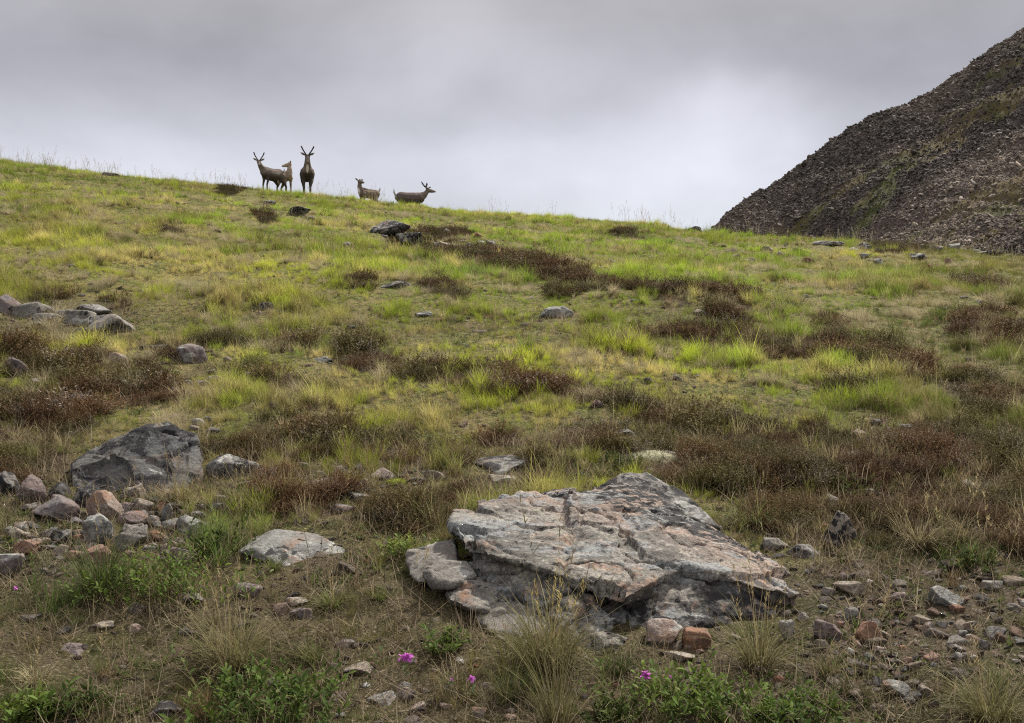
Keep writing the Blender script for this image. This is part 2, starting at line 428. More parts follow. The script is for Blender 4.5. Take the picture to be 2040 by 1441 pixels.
q = np.stack([idx[:-1, :-1], idx[:-1, 1:], idx[1:, 1:], idx[1:, :-1]], -1).reshape(-1, 4)
def stripe(x, y):   # green and ochre grass streaks running up the scree
    a = fbm((y-.12*x)*.11+3, x*.02, o=3, seed=51)+.4*fbm(x*.3, y*.3, o=3, seed=52)
    return sst(.18, .45, a)*sst(44, 60, x)
st_ = stripe(Xm.ravel(), Ym.ravel()); tone = .5+.5*fbm(Xm.ravel()*.05, Ym.ravel()*.05, o=3, seed=53)
mm = mat_new('scree_slope')
at = node('ShaderNodeAttribute', attribute_name='soil'); s = node('ShaderNodeSeparateColor'); L.new(at.outputs['Color'], s.inputs[0])
v = node('ShaderNodeTexCoord').outputs['Object']
vo = node('ShaderNodeTexVoronoi', inp={'Scale': 1.3}); L.new(v, vo.inputs['Vector'])
vs = node('ShaderNodeSeparateColor'); L.new(vo.outputs['Color'], vs.inputs[0])
c = mixc(s.outputs[1], (.055, .045, .043), (.13, .10, .088))
c = mixc(ramp2(vs.outputs[0], .55, 1.), c, (.15, .125, .11))
c = mixc(fmath('MULTIPLY', s.outputs[0], ramp2(noise(v, 1.2, 5, .7), .36, .5)), c, mixc(ramp2(noise(v, .06, 3), .4, .6), (.06, .07, .02), (.11, .085, .04)))
finish(c, .95, bumps([(noise(v, 2.2, 6, .7), 1., .5)]), .1)
mount = quick_mesh('mountain', np.stack([Xm, Ym, Zm], -1).reshape(-1, 3), q, None, mm, False, cols={'soil': np.stack([st_, tone, tone], 1)})
tag(mount, 'dark scree mountainside rising steeply to the right', kind='structure')

# ------------------------------------------------------------------ scatter (geometry nodes, for what nobody could count)
def scatter(name, pts, rot, scl, idx, tint, sources, label, cat):
    me = bpy.data.meshes.new(name); me.vertices.add(len(pts)); me.vertices.foreach_set('co', np.asarray(pts, np.float32).ravel())
    def att(k, t, d, key):
        a = me.attributes.new(k, t, 'POINT'); a.data.foreach_set(key, d)
    att('rot', 'FLOAT_VECTOR', np.asarray(rot, np.float32).ravel(), 'vector')
    att('scl', 'FLOAT_VECTOR', np.asarray(scl if np.ndim(scl) == 2 else np.repeat(np.asarray(scl)[:, None], 3, 1), np.float32).ravel(), 'vector')
    att('idx', 'INT', np.asarray(idx, np.int32), 'value')
    tint = np.clip(np.asarray(tint, np.float32), .001, 1)
    att('tint', 'FLOAT_COLOR', np.concatenate([tint, np.ones((len(pts), 1), np.float32)], 1).ravel(), 'color')
    o = bpy.data.objects.new(name, me); COL.objects.link(o)
    cc = bpy.data.collections.new(name+'_sources')
    for sobj in sources: cc.objects.link(sobj)
    ng = bpy.data.node_groups.new(name, 'GeometryNodeTree')
    ng.interface.new_socket('Geometry', in_out='INPUT', socket_type='NodeSocketGeometry'); ng.interface.new_socket('Geometry', in_out='OUTPUT', socket_type='NodeSocketGeometry')
    gi, go = ng.nodes.new('NodeGroupInput'), ng.nodes.new('NodeGroupOutput')
    ip = ng.nodes.new('GeometryNodeInstanceOnPoints'); ci = ng.nodes.new('GeometryNodeCollectionInfo')
    ci.inputs['Collection'].default_value = cc; ci.inputs['Separate Children'].default_value = True; ci.inputs['Reset Children'].default_value = True
    ip.inputs['Pick Instance'].default_value = True
    def na(nm, t):
        a = ng.nodes.new('GeometryNodeInputNamedAttribute'); a.data_type = t; a.inputs['Name'].default_value = nm; return a.outputs['Attribute']
    ln = ng.links.new
    ln(gi.outputs[0], ip.inputs['Points']); ln(ci.outputs[0], ip.inputs['Instance'])
    ln(na('rot', 'FLOAT_VECTOR'), ip.inputs['Rotation']); ln(na('scl', 'FLOAT_VECTOR'), ip.inputs['Scale']); ln(na('idx', 'INT'), ip.inputs['Instance Index'])
    ln(ip.outputs[0], go.inputs[0])
    md = o.modifiers.new('scatter', 'NODES'); md.node_group = ng
    tag(o, label, cat, kind='stuff')
    return o

def blades(n, Rr, Lm, Lv, wid, lean0, lean1, seg=3, dead=.2, rs=None, bias=None, base_pts=None, az=None, cluster=0):
    """n curved tapering blades; returns V, quads, tris, bl"""
    rs = rs or rng
    a = rs.uniform(0, 2*math.pi, n); r = Rr*np.sqrt(rs.uniform(0, 1, n))
    bx, by = r*np.cos(a), r*np.sin(a); bz = np.zeros(n)-.01
    if base_pts is not None: bx, by, bz = base_pts.T
    azm = a*.6+rs.uniform(0, 2*math.pi, n)*.4 if az is None else az
    azm = np.where(rs.uniform(size=n) < .6, a+rs.normal(0, .6, n), rs.uniform(0, 6.28, n)) if az is None else az
    Ln = Lm*np.exp(rs.normal(0, Lv, n)); th0 = np.abs(rs.normal(lean0, lean0*.5, n)); th1 = np.abs(rs.normal(lean1, lean1*.45, n))
    if bias is not None: pass
    ww = wid*rs.uniform(.6, 1.4, n)
    pos = np.stack([bx, by, bz], 1); out = []
    tw = azm+math.pi/2+rs.normal(0, .5, n)
    wv = np.stack([np.cos(tw), np.sin(tw), np.zeros(n)], 1)
    k = seg+1; V = np.zeros((n, 2*seg+1, 3)); T = np.zeros((n, 2*seg+1))
    for i in range(seg+1):
        t = i/seg
        hw = (ww*(1-.75*t**1.5))[:, None]*.5*wv
        if i < seg: V[:, 2*i] = pos-hw; V[:, 2*i+1] = pos+hw; T[:, 2*i:2*i+2] = t
        else: V[:, 2*i] = pos; T[:, 2*i] = 1
        th = th0+th1*(t+.5/seg)**1.3
        st = Ln/seg
        pos = pos+np.stack([np.sin(th)*np.cos(azm)*st, np.sin(th)*np.sin(azm)*st, np.cos(th)*st], 1)
    b0 = (np.arange(n)*(2*seg+1))[:, None]
    Q = np.concatenate([b0+np.array([[2*i, 2*i+1, 2*i+3, 2*i+2]]) for i in range(seg-1)], 0) if seg > 1 else np.zeros((0, 4), int)
    Tt = b0+np.array([[2*seg-2, 2*seg-1, 2*seg]])
    rnd = rs.uniform(size=n); dd = (rs.uniform(size=n) < dead).astype(float)*rs.uniform(.5, 1, n)
    bl = np.stack([T, np.repeat(rnd[:, None], 2*seg+1, 1), np.maximum(dd[:, None], .35*(1-T)**2)], -1).reshape(-1, 3)
    return V.reshape(-1, 3), Q, Tt, bl, pos
def merge(parts):
    Vs, Qs, Ts, Bs = [], [], [], []; o = 0
    for V, Q, T, B in parts:
        Vs.append(V); Bs.append(B)
        if len(Q): Qs.append(Q+o)
        if len(T): Ts.append(T+o)
        o += len(V)
    return np.concatenate(Vs), (np.concatenate(Qs) if Qs else None), (np.concatenate(Ts) if Ts else None), np.concatenate(Bs)
def src(name, parts, mat):
    V, Q, T, B = merge(parts)
    return quick_mesh(name, V, Q, T, mat, link=False, cols={'bl': B})
def panicle(n, Rr, Lm, rs, headlen=.25, nb=14, w=.0016):
    """stalks with loose seed heads"""
    V, Q, T, B, tip = blades(n, Rr, Lm, .25, w*1.6, .12, .25, 4, .9, rs)
    parts = [(V, Q, T, B)]
    # side branchlets: short blades placed along the top of each stalk
    VV = V.reshape(n, 9, 3); top = VV[:, 8]; mid = VV[:, 4]*.5+VV[:, 5]*.5
    m = n*nb; t = rs.uniform(.35, 1.05, m)[:, None]; ii = np.repeat(np.arange(n), nb)
    bp = mid[ii]*(1-t)+top[ii]*t
    V2, Q2, T2, B2, _ = blades(m, 0, Lm*.07, .3, w*2.6, .5, .3, 2, .9, rs, base_pts=bp)
    parts.append((V2, Q2, T2, B2)); return parts
def sprigs(n, Rr, Lm, rs, leaves=12, lw=.006, ll=.012, lean=.35, dead=.1):
    """upright heath sprigs: a thin stem clothed in small leaves"""
    V, Q, T, B, tip = blades(n, Rr, Lm, .3, .0035, lean, .2, 2, dead, rs)
    VV = V.reshape(n, 5, 3); b0, m0, t0 = VV[:, 0], (VV[:, 2]+VV[:, 3])/2, VV[:, 4]
    m = n*leaves; ii = np.repeat(np.arange(n), leaves); t = rs.uniform(.25, 1.08, m)[:, None]
    bp = np.where(t < .5, b0[ii]*(1-2*t)+m0[ii]*2*t, m0[ii]*(2-2*t)+t0[ii]*(2*t-1))
    V2, Q2, T2, B2, _ = blades(m, 0, ll, .25, lw, .75, .1, 1, dead, rs, base_pts=bp)
    rr = np.repeat(rs.uniform(size=n)[ii][:, None]*.6, 3, 1).reshape(-1)
    B2[:, 1] = rr+.4*B2[:, 1]
    return [(V, Q, T, B), (V2, Q2, T2, B2)]

rs = np.random.RandomState(3)
grass_src = []
for i in range(6):    # 0-5 fine turf tufts
    grass_src.append(src('grass_%02d' % i, [blades(46, .06, .085+.01*i, .35, .0034, .35, .55, 3, .3, rs)[:4]], M_GI))
for i in range(5):    # 6-10 longer meadow tufts
    grass_src.append(src('grass_%02d' % (6+i), [blades(60, .055, .19+.02*i, .3, .0038, .28, .65, 4, .2, rs)[:4]], M_GI))
for i in range(3):    # 11-13 arching dry tussocks
    grass_src.append(src('grass_%02d' % (11+i), [blades(110, .06, .22, .3, .003, .55, 1.3, 4, .75, rs)[:4]], M_GI))
for i in range(3):    # 14-16 coarse far tufts
    grass_src.append(src('grass_%02d' % (14+i), [blades(34, .13, .17, .35, .009, .35, .6, 3, .2, rs)[:4]], M_GI))
for i in range(3):    # 17-19 seed stalks
    grass_src.append(src('grass_%02d' % (17+i), panicle(5, .10, .42, rs, w=.0022), M_GI))
for i in range(3):    # 20-22 moss-like short mat
    grass_src.append(src('grass_%02d' % (20+i), [blades(70, .07, .03, .4, .004, .8, .3, 2, .35, rs)[:4]], M_GI))
for i in range(3):    # 23-25 flat dead litter
    grass_src.append(src('grass_%02d' % (23+i), [blades(22, .08, .085, .45, .0026, 1.35, .25, 3, .6, rs)[:4]], M_GI))
for i in range(3):    # 26-28 small leafy rosettes
    grass_src.append(src('grass_%02d' % (26+i), [blades(34, .035, .022, .35, .0075, .8, .5, 2, .05, rs)[:4]], M_GI))
hea_src = [src('heather_%02d' % i, sprigs(60, .085, .10+.012*i, rs, 14, .005, .011, dead=.02), M_HI) for i in range(5)]
hea_src += [src('heather_%02d' % (5+i), sprigs(44, .15, .16, rs, 10, .011, .024, dead=.02), M_HI) for i in range(3)]

def sample(y0, y1, dens, seed):
    rs = np.random.RandomState(seed)
    area = (.5*(y1*y1-y0*y0)*.94+2*(y1-y0)); m = int(area*dens*1.15)
    y = np.sqrt(rs.uniform(y0*y0, y1*y1, m)); x = rs.uniform(-.5, .5, m)*(y*.94+2.)
    return x, y, rs
def clear(x, y, pad=0.0):
    k = np.ones(len(x), bool)
    for (cx, cy, rx, ry) in FOOT:
        k &= ((x-cx)/(rx+pad))**2+((y-cy)/(ry+pad))**2 > 1
    return k

# ------------------------------------------------------------------ rocks
def ico(sub):
    bm = bmesh.new(); bmesh.ops.create_icosphere(bm, subdivisions=sub, radius=1)
    V = np.array([v.co for v in bm.verts]); Fc = np.array([[v.index for v in f.verts] for f in bm.faces]); bm.free(); return V, Fc
ICO = {k: ico(k) for k in (3, 4, 5, 6)}
def rock_verts(seed, sub, planes=12, rough=.05, blocky=.7):
    rs = np.random.RandomState(seed); V, Fc = ICO[sub]
    n = rs.normal(size=(planes, 3)); n[:3] += np.array([[0, 0, 2.5], [0, -2.2, .8], [1.8, 0, .2]]); n /= np.linalg.norm(n, axis=1)[:, None]
    d = rs.uniform(blocky-.12, blocky+.2, planes)
    dt = V@n.T; r = np.where(dt > .05, d/np.maximum(dt, .05), 9.)
    k = 55.; rr = -np.log(np.exp(-k*np.minimum(r, 3)).sum(1)+math.exp(-k*1.45))/k
    W = V*rr[:, None]
    q = W*1.7+seed*3.3
    disp = rough*1.1*fbm(*q.T, o=3, seed=seed)+rough*.55*fbm(*(q*4).T, o=3, seed=seed+9)
    cv, cd = cell(*(W*2.6+seed).T, seed=seed); disp += rough*1.3*facet(*(W*1.9+seed).T, seed=seed)
    if sub >= 5:
        cv, cd = cell(*(W*8+seed).T, seed=seed+5); disp += rough*.28*(cv-.5)+rough*.2*fbm(*(q*14).T, o=2, seed=seed+3)
    return W*(1+disp)[:, None], Fc
def rock(px, pyb, w, h, m, label, name='rock', seed=None, flat=None, depth=.8, yaw=None, group=None, sink=.28, foot=True, tilt=0, rough=.055, blocky=.75):
    """a stone whose foot is seen at px, pyb and that shows w by h photograph pixels"""
    gx, gy, gz = ground_at(px, pyb); sc = gy/F
    W, H = w*sc, h*sc
    seed = seed if seed is not None else int(px*7+pyb*13) % 9973
    if pyb < 540: h = h*1.35; w = w*1.1
    sub = 5 if w > 55 and pyb > 800 else (4 if w > 24 else 3)
    V, Fc = rock_verts(seed, sub, rough=rough, blocky=blocky)
    rs = np.random.RandomState(seed); a = rs.uniform(0, 6.28) if yaw is None else yaw
    # even out so that the stone fills w by h
    c, s_ = math.cos(a), math.sin(a); V = V@np.array([[c, s_, 0], [-s_, c, 0], [0, 0, 1]])
    lo, hi = V.min(0), V.max(0); V = (V-(lo+hi)/2)/((hi-lo)/2)
    if tilt: 
        V = V.copy(); V[:, 2] += tilt*V[:, 0]*(V[:, 2]+1)*.5; V[:, 2] = (V[:, 2]-V[:, 2].min())/(np.ptp(V[:, 2]))*2-1
    Dp = W*depth
    full = H/(1-sink)
    V = V*np.array([W/2, Dp/2, full/2]); 
    o = quick_mesh(name, V+np.array([0, 0, full/2-full*sink]), None, Fc, RM[m] if isinstance(m, str) else m, smooth=False)
    o.data.polygons.foreach_set('use_smooth', np.ones(len(Fc), bool))
    cy = gy+Dp*.42; cz = min(gz+.25*float(gh(gx, cy)-gz), gz+H*.3)
    o.location = (gx*cy/gy, cy, cz)
    o.location.z = gz + (0 if True else 0)
    tag(o, label, 'boulder' if name == 'boulder' else 'stone' if name == 'stone' else 'rock', group)
    if foot: FOOT.append((o.location.x, cy, W*.46, Dp*.46))
    return o
exec_rocks = True

def hull_rock(name, chunks, mat, voxel, disp, seed, parent=None):
    """angular chunks given by corner points, fused into one closed surface and weathered"""
    bm = bmesh.new()
    for pts in chunks:
        vs = [bm.verts.new(p) for p in pts]
        r = bmesh.ops.convex_hull(bm, input=vs)
        dead = list({g for g in r['geom_interior'] if isinstance(g, bmesh.types.BMVert)} | {g for g in r['geom_unused'] if isinstance(g, bmesh.types.BMVert)})
        bmesh.ops.delete(bm, geom=dead, context='VERTS')
    me = bpy.data.meshes.new(name); bm.to_mesh(me); bm.free()
    o = bpy.data.objects.new(name, me); COL.objects.link(o)
    md = o.modifiers.new('r', 'REMESH'); md.mode = 'VOXEL'; md.voxel_size = voxel
    me2 = bpy.data.meshes.new_from_object(o.evaluated_get(bpy.context.evaluated_depsgraph_get())); o.modifiers.clear(); o.data = me2; me2.name = name
    bpy.data.meshes.remove(me)
    n = len(me2.vertices); V = np.zeros(n*3, np.float32); me2.vertices.foreach_get('co', V); V = V.reshape(-1, 3).astype(float)
    NN = np.zeros(n*3, np.float32); me2.vertices.foreach_get('normal', NN); NN = NN.reshape(-1, 3)
    V = V+NN*disp(V, NN)[:, None]
    c = V.mean(0); c[2] = V[:, 2].min(); me2.vertices.foreach_set('co', (V-c).astype(np.float32).ravel()); o.location = c
    me2.polygons.foreach_set('use_smooth', np.ones(len(me2.polygons), bool)); me2.materials.append(mat); me2.update()
    return o
def pts(*l): return [P(*a) for a in l]

# ---- the great boulder
def boulder_mat():
    m = mat_new('banded_boulder_stone')
    v = node('ShaderNodeTexCoord').outputs['Object']
    sp = node('ShaderNodeSeparateXYZ'); L.new(v, sp.inputs[0]); X, Y, Z = sp.outputs
    # bedding runs down to the right: stretched noise
    mp = node('ShaderNodeMapping', inp={'Rotation': (0, R(24), R(-20)), 'Scale': (1.0, 3.2, 5.5)}); L.new(v, mp.inputs[0]); vb = mp.outputs[0]
    n0 = noise(vb, 1.6, 7, .6, .8); n1 = noise(v, 4, 8, .62, .5); n2 = noise(v, 17, 8, .66); n3 = noise(v, 75, 6, .72); n4 = noise(v, 260, 3, .6)
    grey = mixc(ramp2(n1, .44, .56), (.235, .215, .185), (.125, .115, .10))
    grey = mixc(ramp2(n2, .52, .64), grey, (.34, .31, .265))
    pink = mixc(ramp2(n1, .38, .62), (.37, .25, .19), (.24, .165, .13)); 
    # pinker towards the right-hand plate, bluish grey stripe through the middle
    pk = ramp2(fmath('ADD', fmath('MULTIPLY_ADD', X, .55, fmath('MULTIPLY', Y, .85)), fmath('MULTIPLY', n0, 1.2)), .45, .85)
    c = mixc(fmath('MULTIPLY', pk, .6), grey, pink)
    c = mixc(fmath('MULTIPLY', ramp2(n0, .52, .58), .85), c, (.235, .245, .245))
    c = mixc(fmath('MULTIPLY', ramp2(noise(v, 9, 9, .75, .2), .56, .60), .7), c, (.10, .095, .085))
    c = mixc(fmath('MULTIPLY', ramp2(noise(vb, 3.1, 8, .62, .4), .61, .68), .6), c, (.42, .385, .34))
    orr = fmath('MULTIPLY', ramp2(noise(v, 3.1, 8, .65, 1.), .52, .64), ramp2(n2, .42, .6))
    c = mixc(fmath('MULTIPLY', orr, .6), c, (.31, .15, .08))
    green = ramp2(noise(v, 6.3, 7, .7), .60, .70); c = mixc(fmath('MULTIPLY', green, .5), c, (.25, .27, .16))
    g = node('ShaderNodeMapRange', inp={'From Min': .32, 'From Max': .68, 'To Min': .42, 'To Max': 1.5}); L.new(n3, g.inputs[0])
    g2 = node('ShaderNodeMapRange', inp={'From Min': .3, 'From Max': .7, 'To Min': .6, 'To Max': 1.4}); L.new(n4, g2.inputs[0])
    s = vmath('SCALE', c); L.new(fmath('MULTIPLY', g.outputs[0], g2.outputs[0]), s.inputs['Scale']); c = s.outputs[0]
    # black lichen flecks, thick along the far right edge
    mp2 = node('ShaderNodeMapping', inp={'Rotation': (0, R(24), R(-28)), 'Scale': (1.0, 1.9, 2.4)}); L.new(v, mp2.inputs[0])
    edge = ramp2(fmath('MULTIPLY_ADD', X, .62, Y), .22, .46)
    fl = noise(mp2.outputs[0], 17, 6, .7, .3)
    bl = ramp2(fmath('ADD', fl, fmath('MULTIPLY', edge, .15)), .60, .635)
    bl2 = fmath('MULTIPLY', ramp2(noise(v, 38, 3, .6), .66, .70), ramp2(n1, .45, .6))
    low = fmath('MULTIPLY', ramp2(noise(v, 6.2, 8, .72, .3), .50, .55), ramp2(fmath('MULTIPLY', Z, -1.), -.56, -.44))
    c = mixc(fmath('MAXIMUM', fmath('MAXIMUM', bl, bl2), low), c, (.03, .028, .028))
    dk = vmath('SCALE', c); dk.inputs['Scale'].default_value = .84; c = dk.outputs[0]
    finish(c, .85, bumps([(n0, .5, .03), (n2, .7, .02), (n3, .8, .008), (n4, .6, .003)]), .25)
    return m
BM = boulder_mat()
CRACKS = [(pts((1120,1150,4.55),(1165,1160,4.5),(1243,1197,4.42),(1300,1172,4.62),(1390,1158,4.7),(1470,1170,4.68),(1560,1200,4.68)), .010, .035),
          (pts((1122,1005,5.3),(1120,1030,5.2),(1150,1062,5.0),(1132,1095,4.85),(1122,1130,4.6),(1150,1165,4.5)), .02, .028),
          (pts((1150,1050,5.1),(1220,1010,5.3),(1260,1012,5.3)), .014, .03),
          (pts((905,1050,4.98),(980,1075,4.85),(1060,1120,4.65)), .009, .02)]
def bdisp(V, Nn):
    x, y, z = V.T
    wx, wy, wz = x+.05*fbm(x*5, y*5, z*5, o=2, seed=81), y+.05*fbm(x*5+9, y*5, z*5, o=2, seed=82), z+.04*fbm(x*5, y*5+7, z*5, o=2, seed=83)
    a = .05*facet(wx*2.2, wy*2.2, wz*3., 61)+.015*facet(wx*6.5+3, wy*6.5, wz*8, 66)+.008*facet(wx*17+3, wy*17, wz*20, 71)
    # bedding ledges
    u = x*.35+y*.9+z*2.1; led = fbm(u*7, x*1.5, y*1.2, o=3, seed=67)
    a = a+.016*led+.012*fbm(x*2.4, y*2.4, z*2.4, o=3, seed=68)
    a = a+.007*fbm(x*22, y*22, z*22, o=3, seed=69)
    r = np.abs(fbm(x*3.1+2, y*3.1, z*5, o=3, seed=70)); a = a-.022*np.exp(-(r/.03)**2)
    wob = .012*fbm(x*14, y*14, z*14, o=2, seed=84)
    for pl, wd, dp in CRACKS:
        dm = np.full(x.shape, 9.)
        for p, q in zip(pl[:-1], pl[1:]):
            p, q = np.array(p), np.array(q); e = q-p; t = np.clip(((V-p)@e)/(e@e), 0, 1); dm = np.minimum(dm, np.linalg.norm((V-p-t[:, None]*e)*np.array([1, .35, 1]), axis=1))
        a = a-dp*np.exp(-((dm+wob)/wd)**2)
    return a
A = pts((902,1012,5.35),(898,1050,5.0),(1000,992,5.5),(1132,980,5.6),(1170,985,5.6),(930,1090,4.75),(1027,1118,4.62),(1115,1142,4.55),(1160,1165,4.5),(1165,1060,5.0),
        (945,1110,5.0),(1040,1160,4.85),(1160,1215,4.7),(1150,1150,5.5),(930,1080,5.6))
B = pts((1128,1000,5.35),(1140,978,5.5),(1235,964,5.6),(1310,992,5.58),(1400,1048,5.4),(1353,1128,4.74),(1243,1192,4.40),(1160,1160,4.5),(1135,1090,4.85),(1250,1220,4.50),(1200,1150,5.6),(1380,1200,5.0),(1400,1080,5.1),(1353,1200,4.76))
BR = pts((1300,990,5.56),(1400,1048,5.4),(1480,1090,5.2),(1535,1115,5.05),(1606,1188,4.66),(1540,1178,4.66),(1450,1152,4.70),(1353,1128,4.74),(1290,1090,4.95),(1360,1212,4.78),(1560,1215,4.76),(1500,1190,5.3),(1250,1150,5.4))
B2 = pts((1150,1010,5.25),(1250,985,5.45),(1240,1040,5.1),(1150,1075,4.95),(1145,1120,4.75),(1200,1085,4.85),(1230,1120,4.7),(1260,1200,4.7))
C = pts((1010,1180,4.72),(1090,1250,4.5),(1160,1300,4.36),(1280,1300,4.52),(1400,1310,4.62),(1590,1300,4.64),(1600,1200,4.69),(1535,1190,4.69),(1450,1164,4.72),(1353,1142,4.76),(1262,1212,4.56),(1180,1190,4.6),
        (1000,1200,5.3),(1580,1200,5.2),(1160,1400,4.6),(1500,1350,4.8))
C2 = pts((1120,1190,4.6),(1190,1200,4.52),(1230,1230,4.42),(1210,1290,4.3),(1130,1290,4.32),(1100,1240,4.45),(1160,1330,4.6),(1170,1200,4.9))
Dk = pts((1180,975,5.66),(1235,945,5.75),(1290,945,5.8),(1345,975,5.75),(1400,1020,5.6),(1440,1055,5.5),(1300,1010,5.55),(1200,1000,5.9),(1420,1080,5.9),(1300,1060,5.6))
C3 = pts((935,1098,4.82),(1027,1124,4.66),(1118,1148,4.58),(1160,1215,4.46),(1140,1275,4.36),(1040,1240,4.5),(960,1190,4.66),(925,1140,4.85),(1100,1280,4.9),(1000,1150,5.4),(1150,1150,5.3))
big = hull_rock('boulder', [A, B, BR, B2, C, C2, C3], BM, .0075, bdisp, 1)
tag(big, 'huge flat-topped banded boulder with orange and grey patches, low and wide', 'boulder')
def gdisp(sc=1., seed=0):
    sc *= .75
    def f(V, Nn):
        x, y, z = V.T
        fc = facet(x*3.2, y*3.2, z*4, 61+seed); f2 = facet(x*9, y*9, z*11, 75+seed)
        return sc*(.05*fc+.018*f2+.012*fbm(x*3, y*3, z*3, o=3, seed=62+seed)+.006*fbm(x*16, y*16, z*16, o=3, seed=63+seed))
    return f
b2 = hull_rock('rock', [Dk], DARK, .012, gdisp(1., 4), 2); tag(b2, 'black lichen covered rock behind the top edge of the huge boulder', 'rock')
b3 = hull_rock('rock', [pts((805,1118,4.95),(815,1095,5.0),(850,1088,5.05),(905,1072,5.1),(912,1125,4.8),(880,1150,4.72),(835,1165,4.75),(815,1150,4.8),(850,1190,5.1),(920,1150,5.3)),
                        pts((845,1142,4.70),(880,1118,4.78),(930,1122,4.76),(950,1150,4.68),(900,1168,4.62),(865,1168,4.66),(900,1180,4.9),(940,1140,4.95))], GREY, .011, gdisp(.8, 5), 3)
tag(b3, 'split angular rock leaning out under the left tip of the huge boulder', 'rock')
b4 = hull_rock('rock', [pts((882,1172,4.66),(925,1150,4.72),(975,1158,4.72),(1003,1185,4.62),(975,1222,4.48),(940,1215,4.46),(893,1195,4.55),(960,1250,4.8),(900,1230,4.9))], GREY, .011, gdisp(.7, 6), 4)
tag(b4, 'flat grey rock tucked below the overhang of the huge boulder', 'rock')
b5 = hull_rock('rock', [pts((945,1225,4.5),(990,1200,4.55),(1060,1195,4.62),(1110,1215,4.5),(1120,1262,4.38),(1060,1275,4.34),(975,1258,4.38),(1000,1310,4.6),(1080,1290,4.9))], GREY, .011, gdisp(.8, 7), 5)
tag(b5, 'lowest grey rock half hidden by grass under the huge boulder', 'rock')
# ---- the left boulder
LBM = rock_mat('left_boulder_stone', (.17,.16,.145), (.12,.125,.125), (.20,.15,.11), black=1.15, orange=.2, pale=.05, scale=.8)
lb = hull_rock('boulder', [pts((142,950,6.15),(146,915,6.35),(190,888,6.5),(235,864,6.38),(300,846,6.42),(345,841,6.45),(392,866,6.42),(400,900,6.35),(402,970,6.2),(340,1000,6.0),(230,1005,5.95),(150,995,6.05),
                                (170,960,7.2),(390,960,7.4),(300,860,7.3))], LBM, .013, gdisp(1.3, 9), 6)
tag(lb, 'rounded dark grey boulder with black lichen rising over the left rock pile', 'boulder')
# footprints of the hull rocks
for (px_, d_, rx, ry) in [(1010,5.0,.28,.42),(1120,4.95,.36,.5),(1250,4.95,.42,.55),(1370,4.95,.42,.42),(1480,4.9,.33,.33),(1550,4.85,.18,.22),(865,4.9,.12,.14),(940,4.65,.13,.12),(1030,4.55,.18,.14),(1160,4.5,.16,.12),(1300,5.7,.24,.2),(940,5.2,.12,.2)]:
    FOOT.append(((px_-CX)/F*d_, d_, rx, ry))
FOOT += [((275-CX)/F*6.6, 6.6, .38, .5)]

